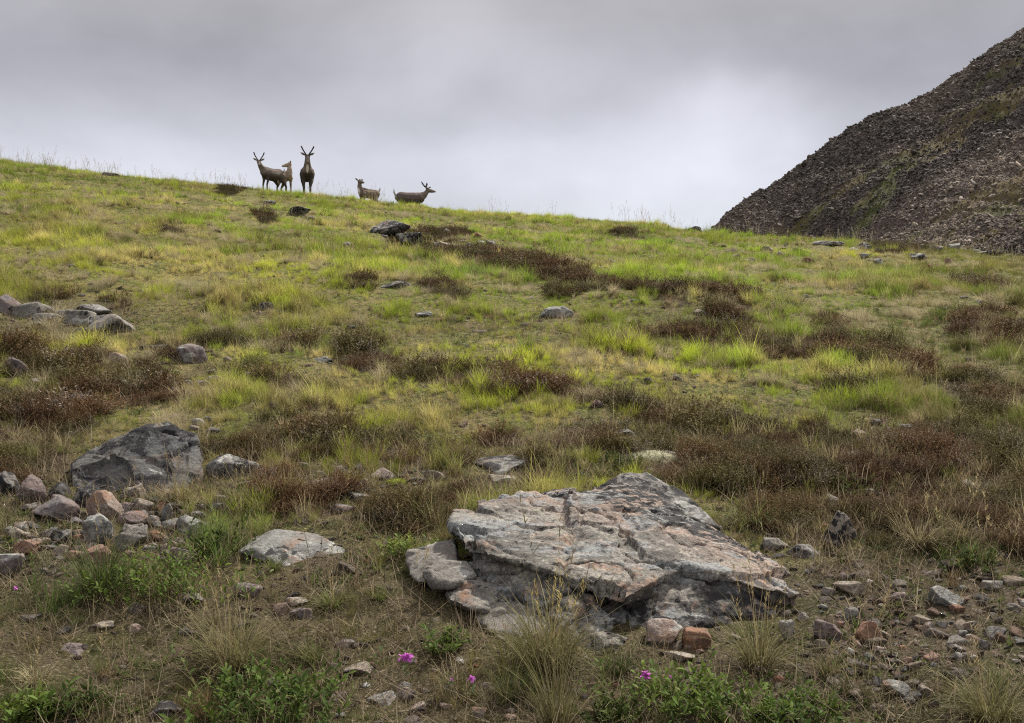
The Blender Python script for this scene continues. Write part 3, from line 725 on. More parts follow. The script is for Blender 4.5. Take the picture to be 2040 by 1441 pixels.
RL = [ # px, foot y, w, h, material, label
 (470,952,112,46,'d','low rock blanketed in black lichen right of the dark grey boulder'),
 (12,990,56,50,'d','round blackened rock cut off by the left edge of the photo'),
 (66,1008,68,60,'r','tall pointed grey-pink rock standing left of the dark grey boulder'),
 (118,992,50,30,'d','small black rock wedged beside the tall pointed rock'),
 (112,1040,112,46,'r','wide flat reddish rock lying in the left rock pile'),
 (176,1012,56,44,'d','black topped rock behind the pinkish block'),
 (208,1036,78,58,'p','pinkish granite block on top of the left rock pile'),
 (277,992,38,28,'t','small pale rock at the foot of the dark grey boulder'),
 (285,1022,48,28,'t','brown tan rock right of the pinkish block'),
 (263,1050,66,28,'r','dark brown slab below the pinkish block'),
 (196,1088,64,62,'b','blue-grey rock under the pinkish block'),
 (263,1096,74,46,'g','grey wedge-shaped rock at the foot of the left rock pile'),
 (306,1052,34,24,'g','small grey stone between the brown slab and the upright stone'),
 (316,1080,38,22,'o','bright orange-brown stone in the left rock pile'),
 (332,1042,26,38,'b','narrow upright grey-green stone in the left rock pile'),
 (380,1074,66,44,'b','pale blue-grey rock at the right end of the left rock pile'),
 (52,1106,60,28,'o','rusty flat rock near the left edge of the photo'),
 (198,1124,72,34,'o','orange-brown flat rock just above the bright willow leaves'),
 (122,1084,52,26,'d','dark rock with grass around it below the wide flat reddish rock'),
 (18,1150,66,44,'r','mottled rock touching the left edge above the pink flower'),
 (362,1128,60,38,'p','pale rough rock among the bright willow leaves'),
 (588,1128,236,52,'b','wide pale blue-grey slab lying flat in the grass'),
 (575,1082,80,18,'p','thin pinkish rock along the upper rim of the wide slab'),
 (385,1204,48,18,'g','flat stone under the bright willow leaves'),
 (495,1192,54,28,'r','small dark stone below the wide slab'),
 (562,1226,34,24,'p','pinkish stone in a trio below the wide slab, on its left'),
 (592,1208,48,14,'t','thin pale stone in a trio below the wide slab, at its top'),
 (600,1234,44,20,'r','oval brown-grey stone in a trio below the wide slab, lowest'),
 (206,1256,54,14,'t','flat tan stone in the dry grass below the green tussock'),
 (266,1260,28,14,'p','small pink stone beside the flat tan stone'),
 (1322,1288,78,50,'p','pointed pink-grey rock in front of the huge boulder'),
 (1388,1294,60,38,'o','round orange-brown rock in front of the huge boulder'),
 (1205,1300,100,34,'g','low grey rock at the front foot of the huge boulder'),
 (1352,1320,66,14,'t','thin pale slab below the pointed pink-grey rock'),
 (1566,1280,32,42,'g','pale upright stone below the right tip of the huge boulder'),
 (1650,1278,64,40,'r','reddish rock right of the pale upright stone'),
 (1732,1284,62,44,'o','rounded brown-red rock in the rubble on the right'),
 (1695,1236,34,24,'g','small grey stone above the rounded brown-red rock'),
 (1888,1214,64,40,'b','blue-grey rock in the rubble near the right edge'),
 (1975,1180,52,20,'g','flat grey rock near the right edge above the rubble'),
 (1690,1186,64,24,'t','long tan rock right of the huge boulder tip'),
 (1600,1112,70,24,'g','grey rock against the right flank of the huge boulder'),
 (1545,1098,54,24,'g','grey stone at the upper right flank of the huge boulder'),
 (1673,1088,66,70,SPK,'upright tan rock speckled with large black lichen spots'),
 (1835,1246,40,18,'t','small tan stone below the blue-grey rubble rock'),
 (1790,1200,44,18,'r','reddish stone between the tan rock and the blue-grey rock'),
 (1905,1290,50,20,'g','grey stone low in the rubble at the right'),
 (1790,1392,66,30,'b','blue-grey stone at the lower right of the photo'),
 (1842,1390,30,22,'t','pale tan stone beside the lower right blue-grey stone'),
 (995,944,122,30,'s','flat pale rock flecked black, above the huge boulder'),
 (1000,962,60,14,'t','thin pale stone below the flat flecked rock'),
 (865,958,50,20,'t','cream stone in the heather up left of the huge boulder'),
 (765,956,54,22,'p','pale pinkish stone in the heather left of the cream stone'),
 (715,1000,56,16,'g','flat grey stone in the heather above the wide slab'),
 (640,968,40,14,'g','grey stone beside the black-lichen rock in heather'),
 (1108,634,70,26,BLUE,'blue-grey rock with black specks on the open green slope'),
 (790,574,68,16,'s','flat pale rock between two dark heather clumps upslope'),
 (530,617,36,16,'g','small pale rock on the green slope, left of centre'),
 (656,533,30,9,'d','small dark rock in the grass below the herd'),
 (778,474,84,38,'d','largest black-lichen rock high on the slope below the right reindeer'),
 (815,486,54,24,'d','low black rock leaning on the largest high slope rock'),
 (597,431,50,22,'d','black rock with pale lichen below the front-facing reindeer'),
 (537,411,26,13,'d','smallest black rock just under the leftmost reindeer'),
 (620,440,16,9,'d','tiny dark rock right of the black pale-lichen rock'),
 (222,341,30,9,'r','brown rock sitting on the crest left of the herd'),
 (18,626,62,42,'r','reddish rock at the left end of the outcrop'),
 (60,634,90,34,'g','pale grey rock beside the reddish outcrop rock'),
 (98,646,80,24,'g','low grey rock in the front row of the outcrop'),
 (145,646,100,30,'g','cracked grey rock in the middle of the outcrop'),
 (180,626,100,24,'s','flat grey rock at the back of the outcrop'),
 (232,664,110,40,'g','sloping light grey rock at the right end of the outcrop'),
 (192,652,60,24,'d','dark stone filling the gap in the outcrop'),
 (384,726,60,42,'r','reddish boulder under brown heather below the outcrop'),
 (310,700,60,14,'d','dark flat rock left of the reddish boulder'),
 (236,724,44,22,'p','pale pink rock left of the reddish boulder'),
 (40,752,46,40,'r','red and white rock upright near the left edge'),
 (160,806,46,24,'d','black knobbly rock in the grass above the dark grey boulder'),
 (70,768,40,14,'d','dark low stone at the foot of the red and white rock'),
 (640,722,46,12,'b','thin blue-grey slab on the slope in mid grass'),
 (1185,814,30,18,'r','rounded reddish-brown stone in the heather band'),
 (1452,832,64,16,'r','flat reddish stone in the heather band on the right'),
 (1245,868,44,12,'g','flat grey stone in the heather below the reddish-brown stone'),
 (1330,915,60,16,'t','pale crusty stone above the huge boulder on its right'),
 (1720,498,30,17,'d','dark jagged rock on the ridge before the mountain'),
 (1652,490,70,15,'g','pale flat rock on the ridge before the mountain'),
 (1597,509,36,16,'d','dark rock below the pale flat ridge rock'),
 (1749,531,20,18,'s','small upright rock right of the dark jagged ridge rock'),
 (1830,519,44,16,'d','dark low rock on the ridge, on its right part'),
 (1385,462,30,12,'d','dark rock on the skyline where the mountain begins'),
 (1960,508,70,9,'d','thin dark rock on the ridge near the right edge'),
 (880,492,40,12,'t','cream stone in the gravel gap high on the slope'),
 (905,500,30,9,'g','grey stone beside the cream stone high on the slope'),
 (1150,553,30,9,'t','pale stone at the end of the upper heather band'),
 (1395,628,34,12,'t','pale stone under the dark heather mound on the right slope'),
 (1222,528,16,10,'d','tiny dark stone above the right end of the upper heather band'),
 (845,632,34,12,'b','bluish stone below the dark heather clump upslope'),
 (1735,996,46,20,'g','grey stone deep in the heather right of the huge boulder'),
 (1215,975,24,12,'d','tiny black stone behind the huge boulder'),
 (685,1025,50,18,'r','brown-grey stone in the grass above the wide slab'),
 (150,1305,60,16,'r','flat brown stone in the dry foreground on the left'),
 (330,1430,70,24,'g','grey stone at the bottom edge beside the willow'),
 (720,1345,70,18,'t','tan flat stone in bare soil left of the pink flower'),
 (760,1405,60,16,'b','bluish flat stone near the bottom edge below the pink flower'),
 (830,1425,40,22,'p','pale pinkish stone at the bottom edge below the pink flower'),
 (690,1290,44,12,'r','thin brown stone right of the big dry tussock'),
 (60,1240,44,12,'g','thin grey stone in dry grass near the left edge'),
]
for (px_, pb, w_, h_, m_, lab) in RL:
    nm = 'stone' if w_ < 45 else 'rock'
    flatt = h_/w_ < .35
    rock(px_, pb, w_, h_, m_, lab, nm, sink=.08 if pb < 560 else .35 if flatt else .22, depth=1.0 if flatt else .8, rough=.045 if flatt else .06)
# small countable stones in three groups
def stones(n, x0, x1, y0, y1, lab, grp, seed, smin=12, smax=30):
    rs = np.random.RandomState(seed); k = 0
    while k < n:
        a, b = rs.uniform(x0, x1), rs.uniform(y0, y1); s_ = rs.uniform(smin, smax)*(.7+.6*(b-1080)/360 if b > 1080 else 1)
        gx, gy, gz = ground_at(a, b)
        if not clear(np.array([gx]), np.array([gy]), .01)[0]: 
            if rs.uniform() < .97: continue
        rock(a, b, s_, s_*rs.uniform(.35, .7), rs.choice(list('gtprbog')), lab, 'stone', seed=seed*100+k, group=grp, foot=False); k += 1
stones(40, 1600, 2040, 1140, 1330, 'small loose stone in the rubble field right of the huge boulder', 'loose stones in the right rubble field', 5, 14, 34)
stones(75, 20, 440, 990, 1120, 'small loose stone filling the left rock pile', 'loose stones in the left rock pile', 6, 16, 42)
stones(60, 640, 1560, 1300, 1441, 'small stone in the bare soil along the bottom of the photo', 'small stones in the bottom soil', 8, 10, 26)
stones(24, 560, 900, 930, 1010, 'small pale stone showing between the heather left of the huge boulder', 'small stones in the heather', 9, 10, 24)

stones(26, 640, 1000, 470, 560, 'small half buried stone along the upper heather band', 'half buried stones in the upper heather band', 12, 12, 26)
stones(30, 1450, 2030, 490, 540, 'small dark stone half sunk in turf on the ridge before the mountain', 'half sunk stones on the ridge', 13, 12, 30)
stones(30, 20, 560, 740, 900, 'small stone in the heather upslope of the dark grey boulder', 'stones upslope of the dark grey boulder', 14, 12, 30)
stones(26, 1200, 1950, 830, 1060, 'small stone showing through the wide heather field', 'stones in the wide heather field', 15, 14, 32)
stones(44, 300, 1900, 560, 800, 'small pale stone peeping out of the turf on the open middle slope', 'small stones on the open middle slope', 16, 8, 20)
# ------------------------------------------------------------------ grass (stuff)
def mixv(a, b, t): return np.asarray(a)*(1-t[:, None])+np.asarray(b)*t[:, None]
def tints(x, y, px, py, n, n2, nb, seed):
    rs = np.random.RandomState(seed)
    g = mixv((.17, .24, .018), (.27, .295, .026), sst(-.3, .5, nb))        # yellow green
    g = mixv(g, np.array((.07, .12, .02)), sst(.15, .5, fbm(x*.5+9, y*.5, o=3, seed=31))*.8)    # deep green
    lush = ell(px, py, [(370,650,170,26,5), (60,560,70,20,0), (940,700,90,30,0), (1300,560,250,40,8), (560,440,220,60,0), (1500,590,240,60,0),(1230,640,200,50,0)])
    g = mixv(g, np.array((.19, .26, .022)), lush*.45)
    dry = sst(.02, .38, fbm(x*1.3+4, y*1.3, o=3, g=.6, seed=32))*.85
    dry = np.maximum(dry, ell(px, py, [(800,860,150,34,0),(980,900,90,30,0),(620,820,120,26,0),(350,500,200,40,0),(330,580,180,25,0),(700,450,80,20,0),(560,640,140,20,0),(1090,850,60,24,0),(760,770,120,20,10),(520,1240,200,40,0)])*sst(-.25, .2, n2)*.85)
    g = mixv(g, np.array((.34, .28, .11)), dry)
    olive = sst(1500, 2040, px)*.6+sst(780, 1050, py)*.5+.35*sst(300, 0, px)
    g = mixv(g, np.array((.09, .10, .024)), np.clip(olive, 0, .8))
    fgm = sst(980, 1150, py); g = mixv(g, np.array((.15, .115, .065)), fgm*sst(-.3, .3, n)*.85); g = mixv(g, np.array((.085, .15, .03)), fgm*sst(0, .3, fbm(x*1.5+50, y*1.5, o=3, seed=39))); g = g*(1-.25*fgm)[:, None]*(1-.25*sst(1650, 2040, px))[:, None]  # cloud shade over the foreground painted into the tint; right edge darkened too
    return g*rs.uniform(.7, 1.35, len(x))[:, None], dry
PT, RT, SC, IX, TT = [], [], [], [], []
def add(x, y, keep, rs, idx, scl, tint, tilt=.15, dz=0.):
    x, y = x[keep], y[keep]; n_ = len(x)
    PT.append(np.stack([x, y, gh(x, y)+(dz[keep] if np.ndim(dz) else dz)], 1)); RT.append(np.stack([rs.normal(0, tilt, n_), rs.normal(0, tilt, n_), rs.uniform(0, 6.28, n_)], 1))
    s_ = scl[keep]; 
    SC.append(np.stack([s_, s_, s_*rs.uniform(.8, 1.2, n_)], 1)); IX.append(idx[keep]); TT.append(tint[keep])
for (y0, y1, dens, sd) in [(3.3, 6.2, 560, 101), (6.2, 10, 480, 102), (10, 17, 320, 103), (17, 28, 150, 104), (28, 47, 70, 105)]:
    x, y, rs = sample(y0, y1, dens, sd)
    px, py, n, n2, nb, hm, fg, rt, lp = masks(x, y)
    tn, dry = tints(x, y, px, py, n, n2, nb, sd)
    u = rs.uniform(size=len(x))
    bare = np.clip(fg*.3+rt*.4+lp*.75, 0, .9)
    k = (u > sst(.35, .6, hm)*.97) & (rs.uniform(size=len(x)) > bare*(.6+.9*sst(.3, -.3, n2))) & clear(x, y, -.01)
    r = rs.uniform(size=len(x)); lng = sst(-.15, .35, fbm(x*1.1+20, y*1.1, o=3, seed=33))*(1-fg*.75)
    ix = np.where(r < .72*(1-lng)+.1, rs.randint(0, 6, len(x)), np.where(r < .93, rs.randint(6, 11, len(x)), rs.randint(11, 14, len(x))))
    ix = np.where((fg > .4) & (rs.uniform(size=len(x)) < .6), rs.randint(20, 23, len(x)), ix)
    sc = rs.uniform(.65, 1.25, len(x))*np.where(fg > .5, .36, .26+.24*lng)
    cv, cd = cell(x*(3.2 if y0 < 16 else 1.6), y*(3.2 if y0 < 16 else 1.6), x*0, 77)
    sc = sc*(1.45-1.1*np.clip(cd, 0, .8))*(.7+.6*cv); tn = tn*(.72+.55*cv)[:, None]; k &= (rs.uniform(size=len(x)) < 1.25-.9*cd)
    near = np.zeros(len(x), bool)
    for (fx_, fy_, rx_, ry_) in FOOT: near |= (np.abs(x-fx_) < rx_+.06) & (y < fy_) & (y > fy_-ry_-.055*fy_)
    k &= ~near | (rs.uniform(size=len(x)) < (.35 if y0 > 9 else .7)); sc = np.where(near, sc*.45, sc); ix = np.where(near & (ix > 5) & (ix < 20), ix % 6, ix)
    spk = rs.uniform(size=len(x)) < .10; tn[spk] = np.array((.16, .105, .055))*rs.uniform(.6, 1.2, spk.sum())[:, None]
    spk = rs.uniform(size=len(x)) < .08; tn[spk] = np.array((.36, .31, .17))*rs.uniform(.5, 1.1, spk.sum())[:, None]*np.where(fg[spk] > .5, .6, 1)[:, None]  # straw specks dimmed in the foreground by the same painted shade
    tn = tn*(1+.3*(1-fg))[:, None]  # sunlight on the slope beyond the foreground, painted in as brighter tint
    spk = rs.uniform(size=len(x)) < .12; tn[spk] = np.array((.05, .045, .016))*rs.uniform(.6, 1.3, spk.sum())[:, None]
    if y0 > 16:
        ix = np.where(rs.uniform(size=len(x)) < .5, rs.randint(14, 17, len(x)), ix); sc = sc*1.15
        sc *= np.where(y > 30, 1.1, 1)
    # hold the skyline where the animals stand
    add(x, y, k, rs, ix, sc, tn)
# beyond the crest and around, coarse
x, y, rs = sample(47, 60, 10, 110); px, py, n, n2, nb, hm, fg, rt, lp = masks(x, y); tn, dry = tints(x, y, px, py, n, n2, nb, 110)
add(x, y, np.ones(len(x), bool), rs, rs.randint(14, 17, len(x)), rs.uniform(1, 1.8, len(x)), tn)
for sgn in (-1, 1):   # beside the frame, so that the slope goes on
    m_ = 9000; rs = np.random.RandomState(120+sgn); y = np.sqrt(rs.uniform(4, 46**2, m_)); x = sgn*(.47*y+1+rs.uniform(0, 1, m_)*(3+.12*y))
    px, py, n, n2, nb, hm, fg, rt, lp = masks(x, y); tn, dry = tints(x, y, px, py, n, n2, nb, 111)
    add(x, y, np.ones(m_, bool), rs, rs.randint(6, 17, m_), rs.uniform(.8, 1.3, m_), tn)
# bleached tufts fallen over, scattered on the slope
x, y, rs = sample(7, 30, 2.2, 150); px, py, n, n2, nb, hm, fg, rt, lp = masks(x, y)
for q in range(5):
    add(x+rs.normal(0, .09, len(x)), y+rs.normal(0, .09, len(x)), clear(x, y) & (n2 > -.1), rs, rs.randint(11, 14, len(x)), rs.uniform(.35, .75, len(x)), np.tile((.36, .31, .19), (len(x), 1))*rs.uniform(.6, 1.1, len(x))[:, None], .25)
# seed stalks: along the skyline and sparse on the slope
rs = np.random.RandomState(130); m_ = 330
x = rs.uniform(-21, 21, m_); y = rs.uniform(39, 46, m_); dn = fbm(x*.35, y*.1, o=2, seed=35)
keepx = dn > -.1
add(x, y, keepx, rs, rs.randint(17, 20, m_), rs.uniform(.7, 1.35, m_), np.tile((.25, .22, .17), (m_, 1)), .08)
x, y, rs = sample(4, 34, .6, 131); px, py, n, n2, nb, hm, fg, rt, lp = masks(x, y)
add(x, y, clear(x, y) & (hm < .7), rs, rs.randint(17, 20, len(x)), rs.uniform(.35, .8, len(x)), np.tile((.26, .21, .11), (len(x), 1)), .12)
# dead litter lying flat, and small leafy rosettes, in the foreground
for (y0, y1, dens, sd) in [(3.3, 7.2, 420, 140), (7.2, 12, 120, 141)]:
    x, y, rs = sample(y0, y1, dens, sd); px, py, n, n2, nb, hm, fg, rt, lp = masks(x, y)
    c = mixv((.06, .042, .028), (.27, .215, .16), rs.uniform(size=len(x))**2)
    add(x, y, clear(x, y) & (rs.uniform(size=len(x)) < .35+.5*sst(-.3, .3, n2)-.15*rt), rs, rs.randint(23, 26, len(x)), rs.uniform(.6, 1.3, len(x)), c, .12, .004)
    c = mixv((.035, .06, .016), (.09, .12, .03), rs.uniform(size=len(x)))
    add(x, y, clear(x, y) & (rs.uniform(size=len(x)) < .75*sst(-.05, .3, fbm(x*1.7, y*1.7, o=3, seed=38))), rs, rs.randint(26, 29, len(x)), rs.uniform(.6, 1.4, len(x)), c, .2)
# sparse grass within the heather
x, y, rs = sample(5, 16, 26, 133); px, py, n, n2, nb, hm, fg, rt, lp = masks(x, y); tn, dry = tints(x, y, px, py, n, n2, nb, 133)
add(x, y, clear(x, y) & (hm > .5), rs, rs.randint(6, 14, len(x)), rs.uniform(.25, .6, len(x)), mixv(tn, (.36, .30, .17), rs.uniform(size=len(x))))
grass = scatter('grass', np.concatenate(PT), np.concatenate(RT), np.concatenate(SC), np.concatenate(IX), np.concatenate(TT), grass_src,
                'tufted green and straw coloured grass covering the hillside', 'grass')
ngrass = sum(len(p) for p in PT)
# ------------------------------------------------------------------ heather (stuff)
PT, RT, SC, IX, TT = [], [], [], [], []
for (y0, y1, dens, sd) in [(4.2, 7, 420, 201), (7, 12, 330, 202), (12, 22, 230, 203), (22, 45, 120, 204)]:
    x, y, rs = sample(y0, y1, dens, sd); px, py, n, n2, nb, hm, fg, rt, lp = masks(x, y)
    k = (rs.uniform(size=len(x)) < sst(.34, .52, hm)) & clear(x, y, .02)
    for (fx_, fy_, rx_, ry_) in FOOT: k &= ~((np.abs(x-fx_) < rx_+.04) & (y < fy_) & (y > fy_-ry_-.035*fy_))
    cv, cd = cell(x*2.3, y*2.3, x*0, 78); k &= rs.uniform(size=len(x)) < 1.35-1.25*cd
    c = mixv((.064, .033, .017), (.135, .072, .036), rs.uniform(size=len(x)))
    gg = sst(-.25, .25, fbm(x*2+3, y*2, o=3, seed=36)+.25*(rs.uniform(size=len(x))-.5)); c = mixv(c, np.array((.075, .078, .022)), gg*.75)
    c = mixv(c, np.array((.20, .17, .14)), (rs.uniform(size=len(x)) < .07)*.8)
    ix = np.where(rs.uniform(size=len(x)) < (1. if y0 < 7 else .75 if y0 < 12 else .15), rs.randint(0, 5, len(x)), rs.randint(5, 8, len(x)))
    c = c*(.7 if y0 >= 22 else .8 if y0 >= 12 else 1.)
    add(x, y, k, rs, ix, rs.uniform(.7, 1.3, len(x))*(.36+.26*hm)*(1.4-.9*np.clip(cd, 0, .9))*(.75+.5*cv), c*(.7+.6*cv)[:, None], .2, .05*np.clip(1-cd*1.4, 0, 1)-.008)
SC[:] = [q*np.array([1.15, 1.15, .68]) for q in SC]
heather = scatter('heather', np.concatenate(PT), np.concatenate(RT), np.concatenate(SC), np.concatenate(IX), np.concatenate(TT), hea_src,
                  'low brown and dark green heather in cushions and bands across the slope', 'heather')
# ------------------------------------------------------------------ gravel (stuff)
def inst_rock_mat(name):
    m = mat_new(name); a = node('ShaderNodeAttribute', attribute_type='INSTANCER', attribute_name='tint')
    v = node('ShaderNodeTexCoord').outputs['Object']; n3 = noise(v, 3., 6, .7)
    g = node('ShaderNodeMapRange', inp={'From Min': .3, 'From Max': .7, 'To Min': .6, 'To Max': 1.4}); L.new(n3, g.inputs[0])
    s = vmath('SCALE', a.outputs['Color']); L.new(g.outputs[0], s.inputs['Scale'])
    finish(s.outputs[0], .9, bumps([(n3, .7, .2)]), .2); return m
IR = inst_rock_mat('loose_stone')
gr_src = []
for i in range(8):
    V, Fc = rock_verts(500+i, 3, rough=.07, blocky=.7); gr_src.append(quick_mesh('gravel_%02d' % i, V, None, Fc, IR, link=False))
PT, RT, SC, IX, TT = [], [], [], [], []
def stone_tint(rs, n_):
    pal = np.array([(.27,.22,.175), (.20,.165,.14), (.30,.24,.185), (.25,.165,.12), (.21,.20,.19), (.12,.105,.10), (.34,.29,.23)])
    return pal[rs.randint(0, len(pal), n_)]*rs.uniform(.35, .85, n_)[:, None]
for (y0, y1, dens, sd) in [(3.3, 6.8, 900, 301), (6.8, 14, 60, 302), (14, 34, 9, 303)]:
    x, y, rs = sample(y0, y1, dens, sd); px, py, n, n2, nb, hm, fg, rt, lp = masks(x, y)
    pr = np.clip(fg*.3*sst(-.2, .35, n)+rt*.3+lp*.45, 0, 1) if y0 < 10 else lp*.8+.05
    pr = np.maximum(pr, .05+.25*sst(.2, .5, n2))
    k = rs.uniform(size=len(x)) < pr
    sc = np.exp(rs.normal(-4.75, .55, len(x)))*(1+(y > 8)*1.2+(y > 14)*1.2)*np.where(rt > .5, 1.25, 1)
    sc = np.clip(sc, .003, .05)
    x, y, sc = x[k], y[k], sc[k]; m_ = len(x)
    PT.append(np.stack([x, y, gh(x, y)+sc*.05], 1)); RT.append(rs.uniform(0, 6.28, (m_, 3))*np.array([.08, .08, 1]))
    SC.append(sc[:, None]*np.stack([rs.uniform(.8, 1.5, m_), rs.uniform(.8, 1.3, m_), rs.uniform(.4, .8, m_)], 1)); IX.append(rs.randint(0, 8, m_)); TT.append(stone_tint(rs, m_))
gravel = scatter('gravel', np.concatenate(PT), np.concatenate(RT), np.concatenate(SC), np.concatenate(IX), np.concatenate(TT), gr_src,
                 'loose gravel and pebbles in bare soil between the plants', 'gravel')
# ------------------------------------------------------------------ scree blocks on the mountain (stuff)
sc_src = []
for i in range(8):
    V, Fc = rock_verts(700+i, 3, rough=.05, blocky=.62); sc_src.append(quick_mesh('scree_%02d' % i, V, None, Fc, IR, link=False))
rs = np.random.RandomState(310); m_ = 330000
x = rs.uniform(28, 145, m_); y = rs.uniform(142, 265, m_)
z = mh(x, y, False); px, py = proj(x, y, z); st_ = stripe(x, y)
k = (px < 2160) & (z/y > .07) & (rs.uniform(size=m_) > st_*.75)
x, y, z = x[k], y[k], mh(x[k], y[k]); m_ = len(x)
s_ = np.exp(rs.normal(-2.35, .6, m_)); s_ = np.clip(s_, .06, .55)
tone = .5+.75*fbm(x*.025, y*.06, o=3, seed=54)+.2*fbm(x*.3, y*.3, o=2, seed=55)+.3*sst(175, 150, y)+.3*sst(62, 46, x)-.1
pal = mixv((.055, .047, .041), (.23, .188, .15), np.clip(tone*1.2-.1, 0, 1))*np.exp(rs.normal(0, .38, m_))[:, None]
br = rs.uniform(size=m_) < .035; pal[br] = np.array((.24, .21, .19))
scree = scatter('scree', np.stack([x, y, z+s_*.1], 1), rs.uniform(0, 6.28, (m_, 3))*np.array([.12, .12, 1]), s_[:, None]*np.stack([rs.uniform(.8, 1.5, m_), rs.uniform(.8, 1.4, m_), rs.uniform(.5, 1, m_)], 1),
                rs.randint(0, 8, m_), pal, sc_src, 'broken dark scree blocks covering the mountainside', 'scree')

# ------------------------------------------------------------------ tussocks, each a thing
def tussock(px_, pb, w, h, label, tint, n=260, dead=.35, droop=1.1, lean=.5, stalks=0, seed=0, width=.0032, stalk_h=1.7, stint=(.26,.20,.10), base=.16):
    gx, gy, gz = ground_at(px_, pb); sc = gy/F; W, H = w*sc, h*sc
    rs = np.random.RandomState(seed+int(px_))
    Ln = max(H*1.15, W*.5)
    V, Q, T, B, _ = blades(n, W*base, Ln*.9, .28, width, lean, droop, 5, dead, rs)
    parts = [(V, Q, T, B)]; cols = [np.tile(tint, (len(V), 1))]
    # dead skirt at the foot
    V, Q, T, B, _ = blades(int(n*.5), W*base*1.1, Ln*.5, .3, width*.9, 1.0, .9, 4, .95, rs); parts.append((V, Q, T, B)); cols.append(np.tile((.15, .12, .08), (len(V), 1)))
    if stalks:
        for pp in panicle(stalks, W*.12, H*stalk_h, rs, nb=10, w=.0014): parts.append(pp); cols.append(np.tile(stint, (len(pp[0]), 1)))
    V, Q, T, B = merge(parts)
    o = quick_mesh('grass_tussock', V, Q, T, M_GT, cols={'bl': B, 'tint': np.concatenate(cols)})
    o.location = (gx, gy, gz); tag(o, label, 'grass tussock'); return o
G1, G2, G3, ST = (.05,.075,.018), (.10,.125,.03), (.105,.10,.038), (.21,.18,.10)
for a in [
 (200,1190,190,105,'dense dark green tussock at the left beside the willow leaves',G1,420,.08,.8,.4,4),
 (348,1000,110,55,'tan tussock with upright stalks in front of the dark grey boulder',ST,300,.6,1.6,.7,6),
 (470,1005,95,50,'pale green loose tussock right of the dark grey boulder',G3,200,.5,1.4,.6,4),
 (470,1330,270,120,'large straw and green tussock in the left foreground',G3,560,.5,1.2,.65,9),
 (1090,1330,250,130,'large tussock with long yellow stalks before the huge boulder',G3,560,.4,1.1,.5,16),
 (1110,1455,150,150,'tall sparse dark stalks rising from the bottom edge',G3,120,.4,.6,.3,16),
 (1510,1330,150,110,'tussock of thin leaning stalks under the right tip of the huge boulder',G3,240,.5,1.0,.5,12),
 (1500,1046,130,66,'pale green drooping tussock beside the right flank of the huge boulder',G2,300,.35,1.7,.7,2),
 (1975,1445,200,120,'wide soft green tussock at the lower right corner',G3,420,.4,1.1,.5,6),
 (1232,1345,80,60,'small dark green tussock below the low grey rock',G1,180,.05,.7,.45,0),
 (830,1040,90,56,'yellow-green tussock left of the huge boulder in the heather',G2,200,.3,1.2,.5,3),
 (1830,1090,110,64,'tan leaning tussock in the heather on the right',ST,220,.7,1.2,.6,4),
 (1398,895,60,44,'straw tussock with stalks in the heather band',ST,180,.8,1.2,.5,5),
 (1100,880,100,44,'bleached drooping tussock above the huge boulder',ST,260,.7,1.7,.8,2),
 (640,835,70,34,'small bleached tussock on the middle slope',ST,160,.6,1.5,.7,2),
 (800,860,120,40,'wide bleached tussock on the brightest part of the slope',ST,240,.6,1.6,.8,3),
 (660,1210,90,50,'yellow-green tussock beside the trio of stones',G2,180,.5,1.2,.5,3),
 (625,1320,90,44,'short green tussock right of the large straw tussock',G2,180,.2,.8,.5,0),
 (545,1135,60,30,'small green tussock growing on the wide slab',G2,110,.2,.8,.5,1),
 (1650,1345,90,50,'thin green tussock below the right rubble',G3,140,.4,1.1,.5,3),
 (1200,945,60,30,'small straw tussock just behind the huge boulder',ST,120,.7,1.5,.7,1),
 (505,735,70,50,'bright green tussock below the outcrop on the slope',G2,160,.15,.8,.35,3),
 (1050,700,60,40,'lime green tussock in the middle of the slope',(.14,.2,.03),150,.1,.8,.35,0),
 (760,1195,60,36,'tiny green tussock left of the leaning rocks',G2,100,.3,1.0,.5,0),
 (1000,870,80,44,'tall green tussock above the flat flecked rock',G2,180,.2,.8,.35,3),
 (75,1360,110,50,'loose dry tussock at the left foreground',ST,160,.6,1.4,.7,3),
 (900,1370,110,44,'thin brown-green tussock between the pink flowers',G3,130,.5,1.2,.6,3),
]:
    px_, pb, w_, h_, lab, tn_, n_, dd_, dr_, le_, sk_ = a
    kw = {}
    if 'tall sparse' in lab: kw = dict(stalk_h=2.0, stint=(.13,.105,.055))
    if 'long yellow' in lab: kw = dict(stalk_h=1.35, stint=(.36,.29,.10))
    tussock(px_, pb, w_, h_, lab, tn_, n_, dd_, dr_, le_, sk_, **kw)

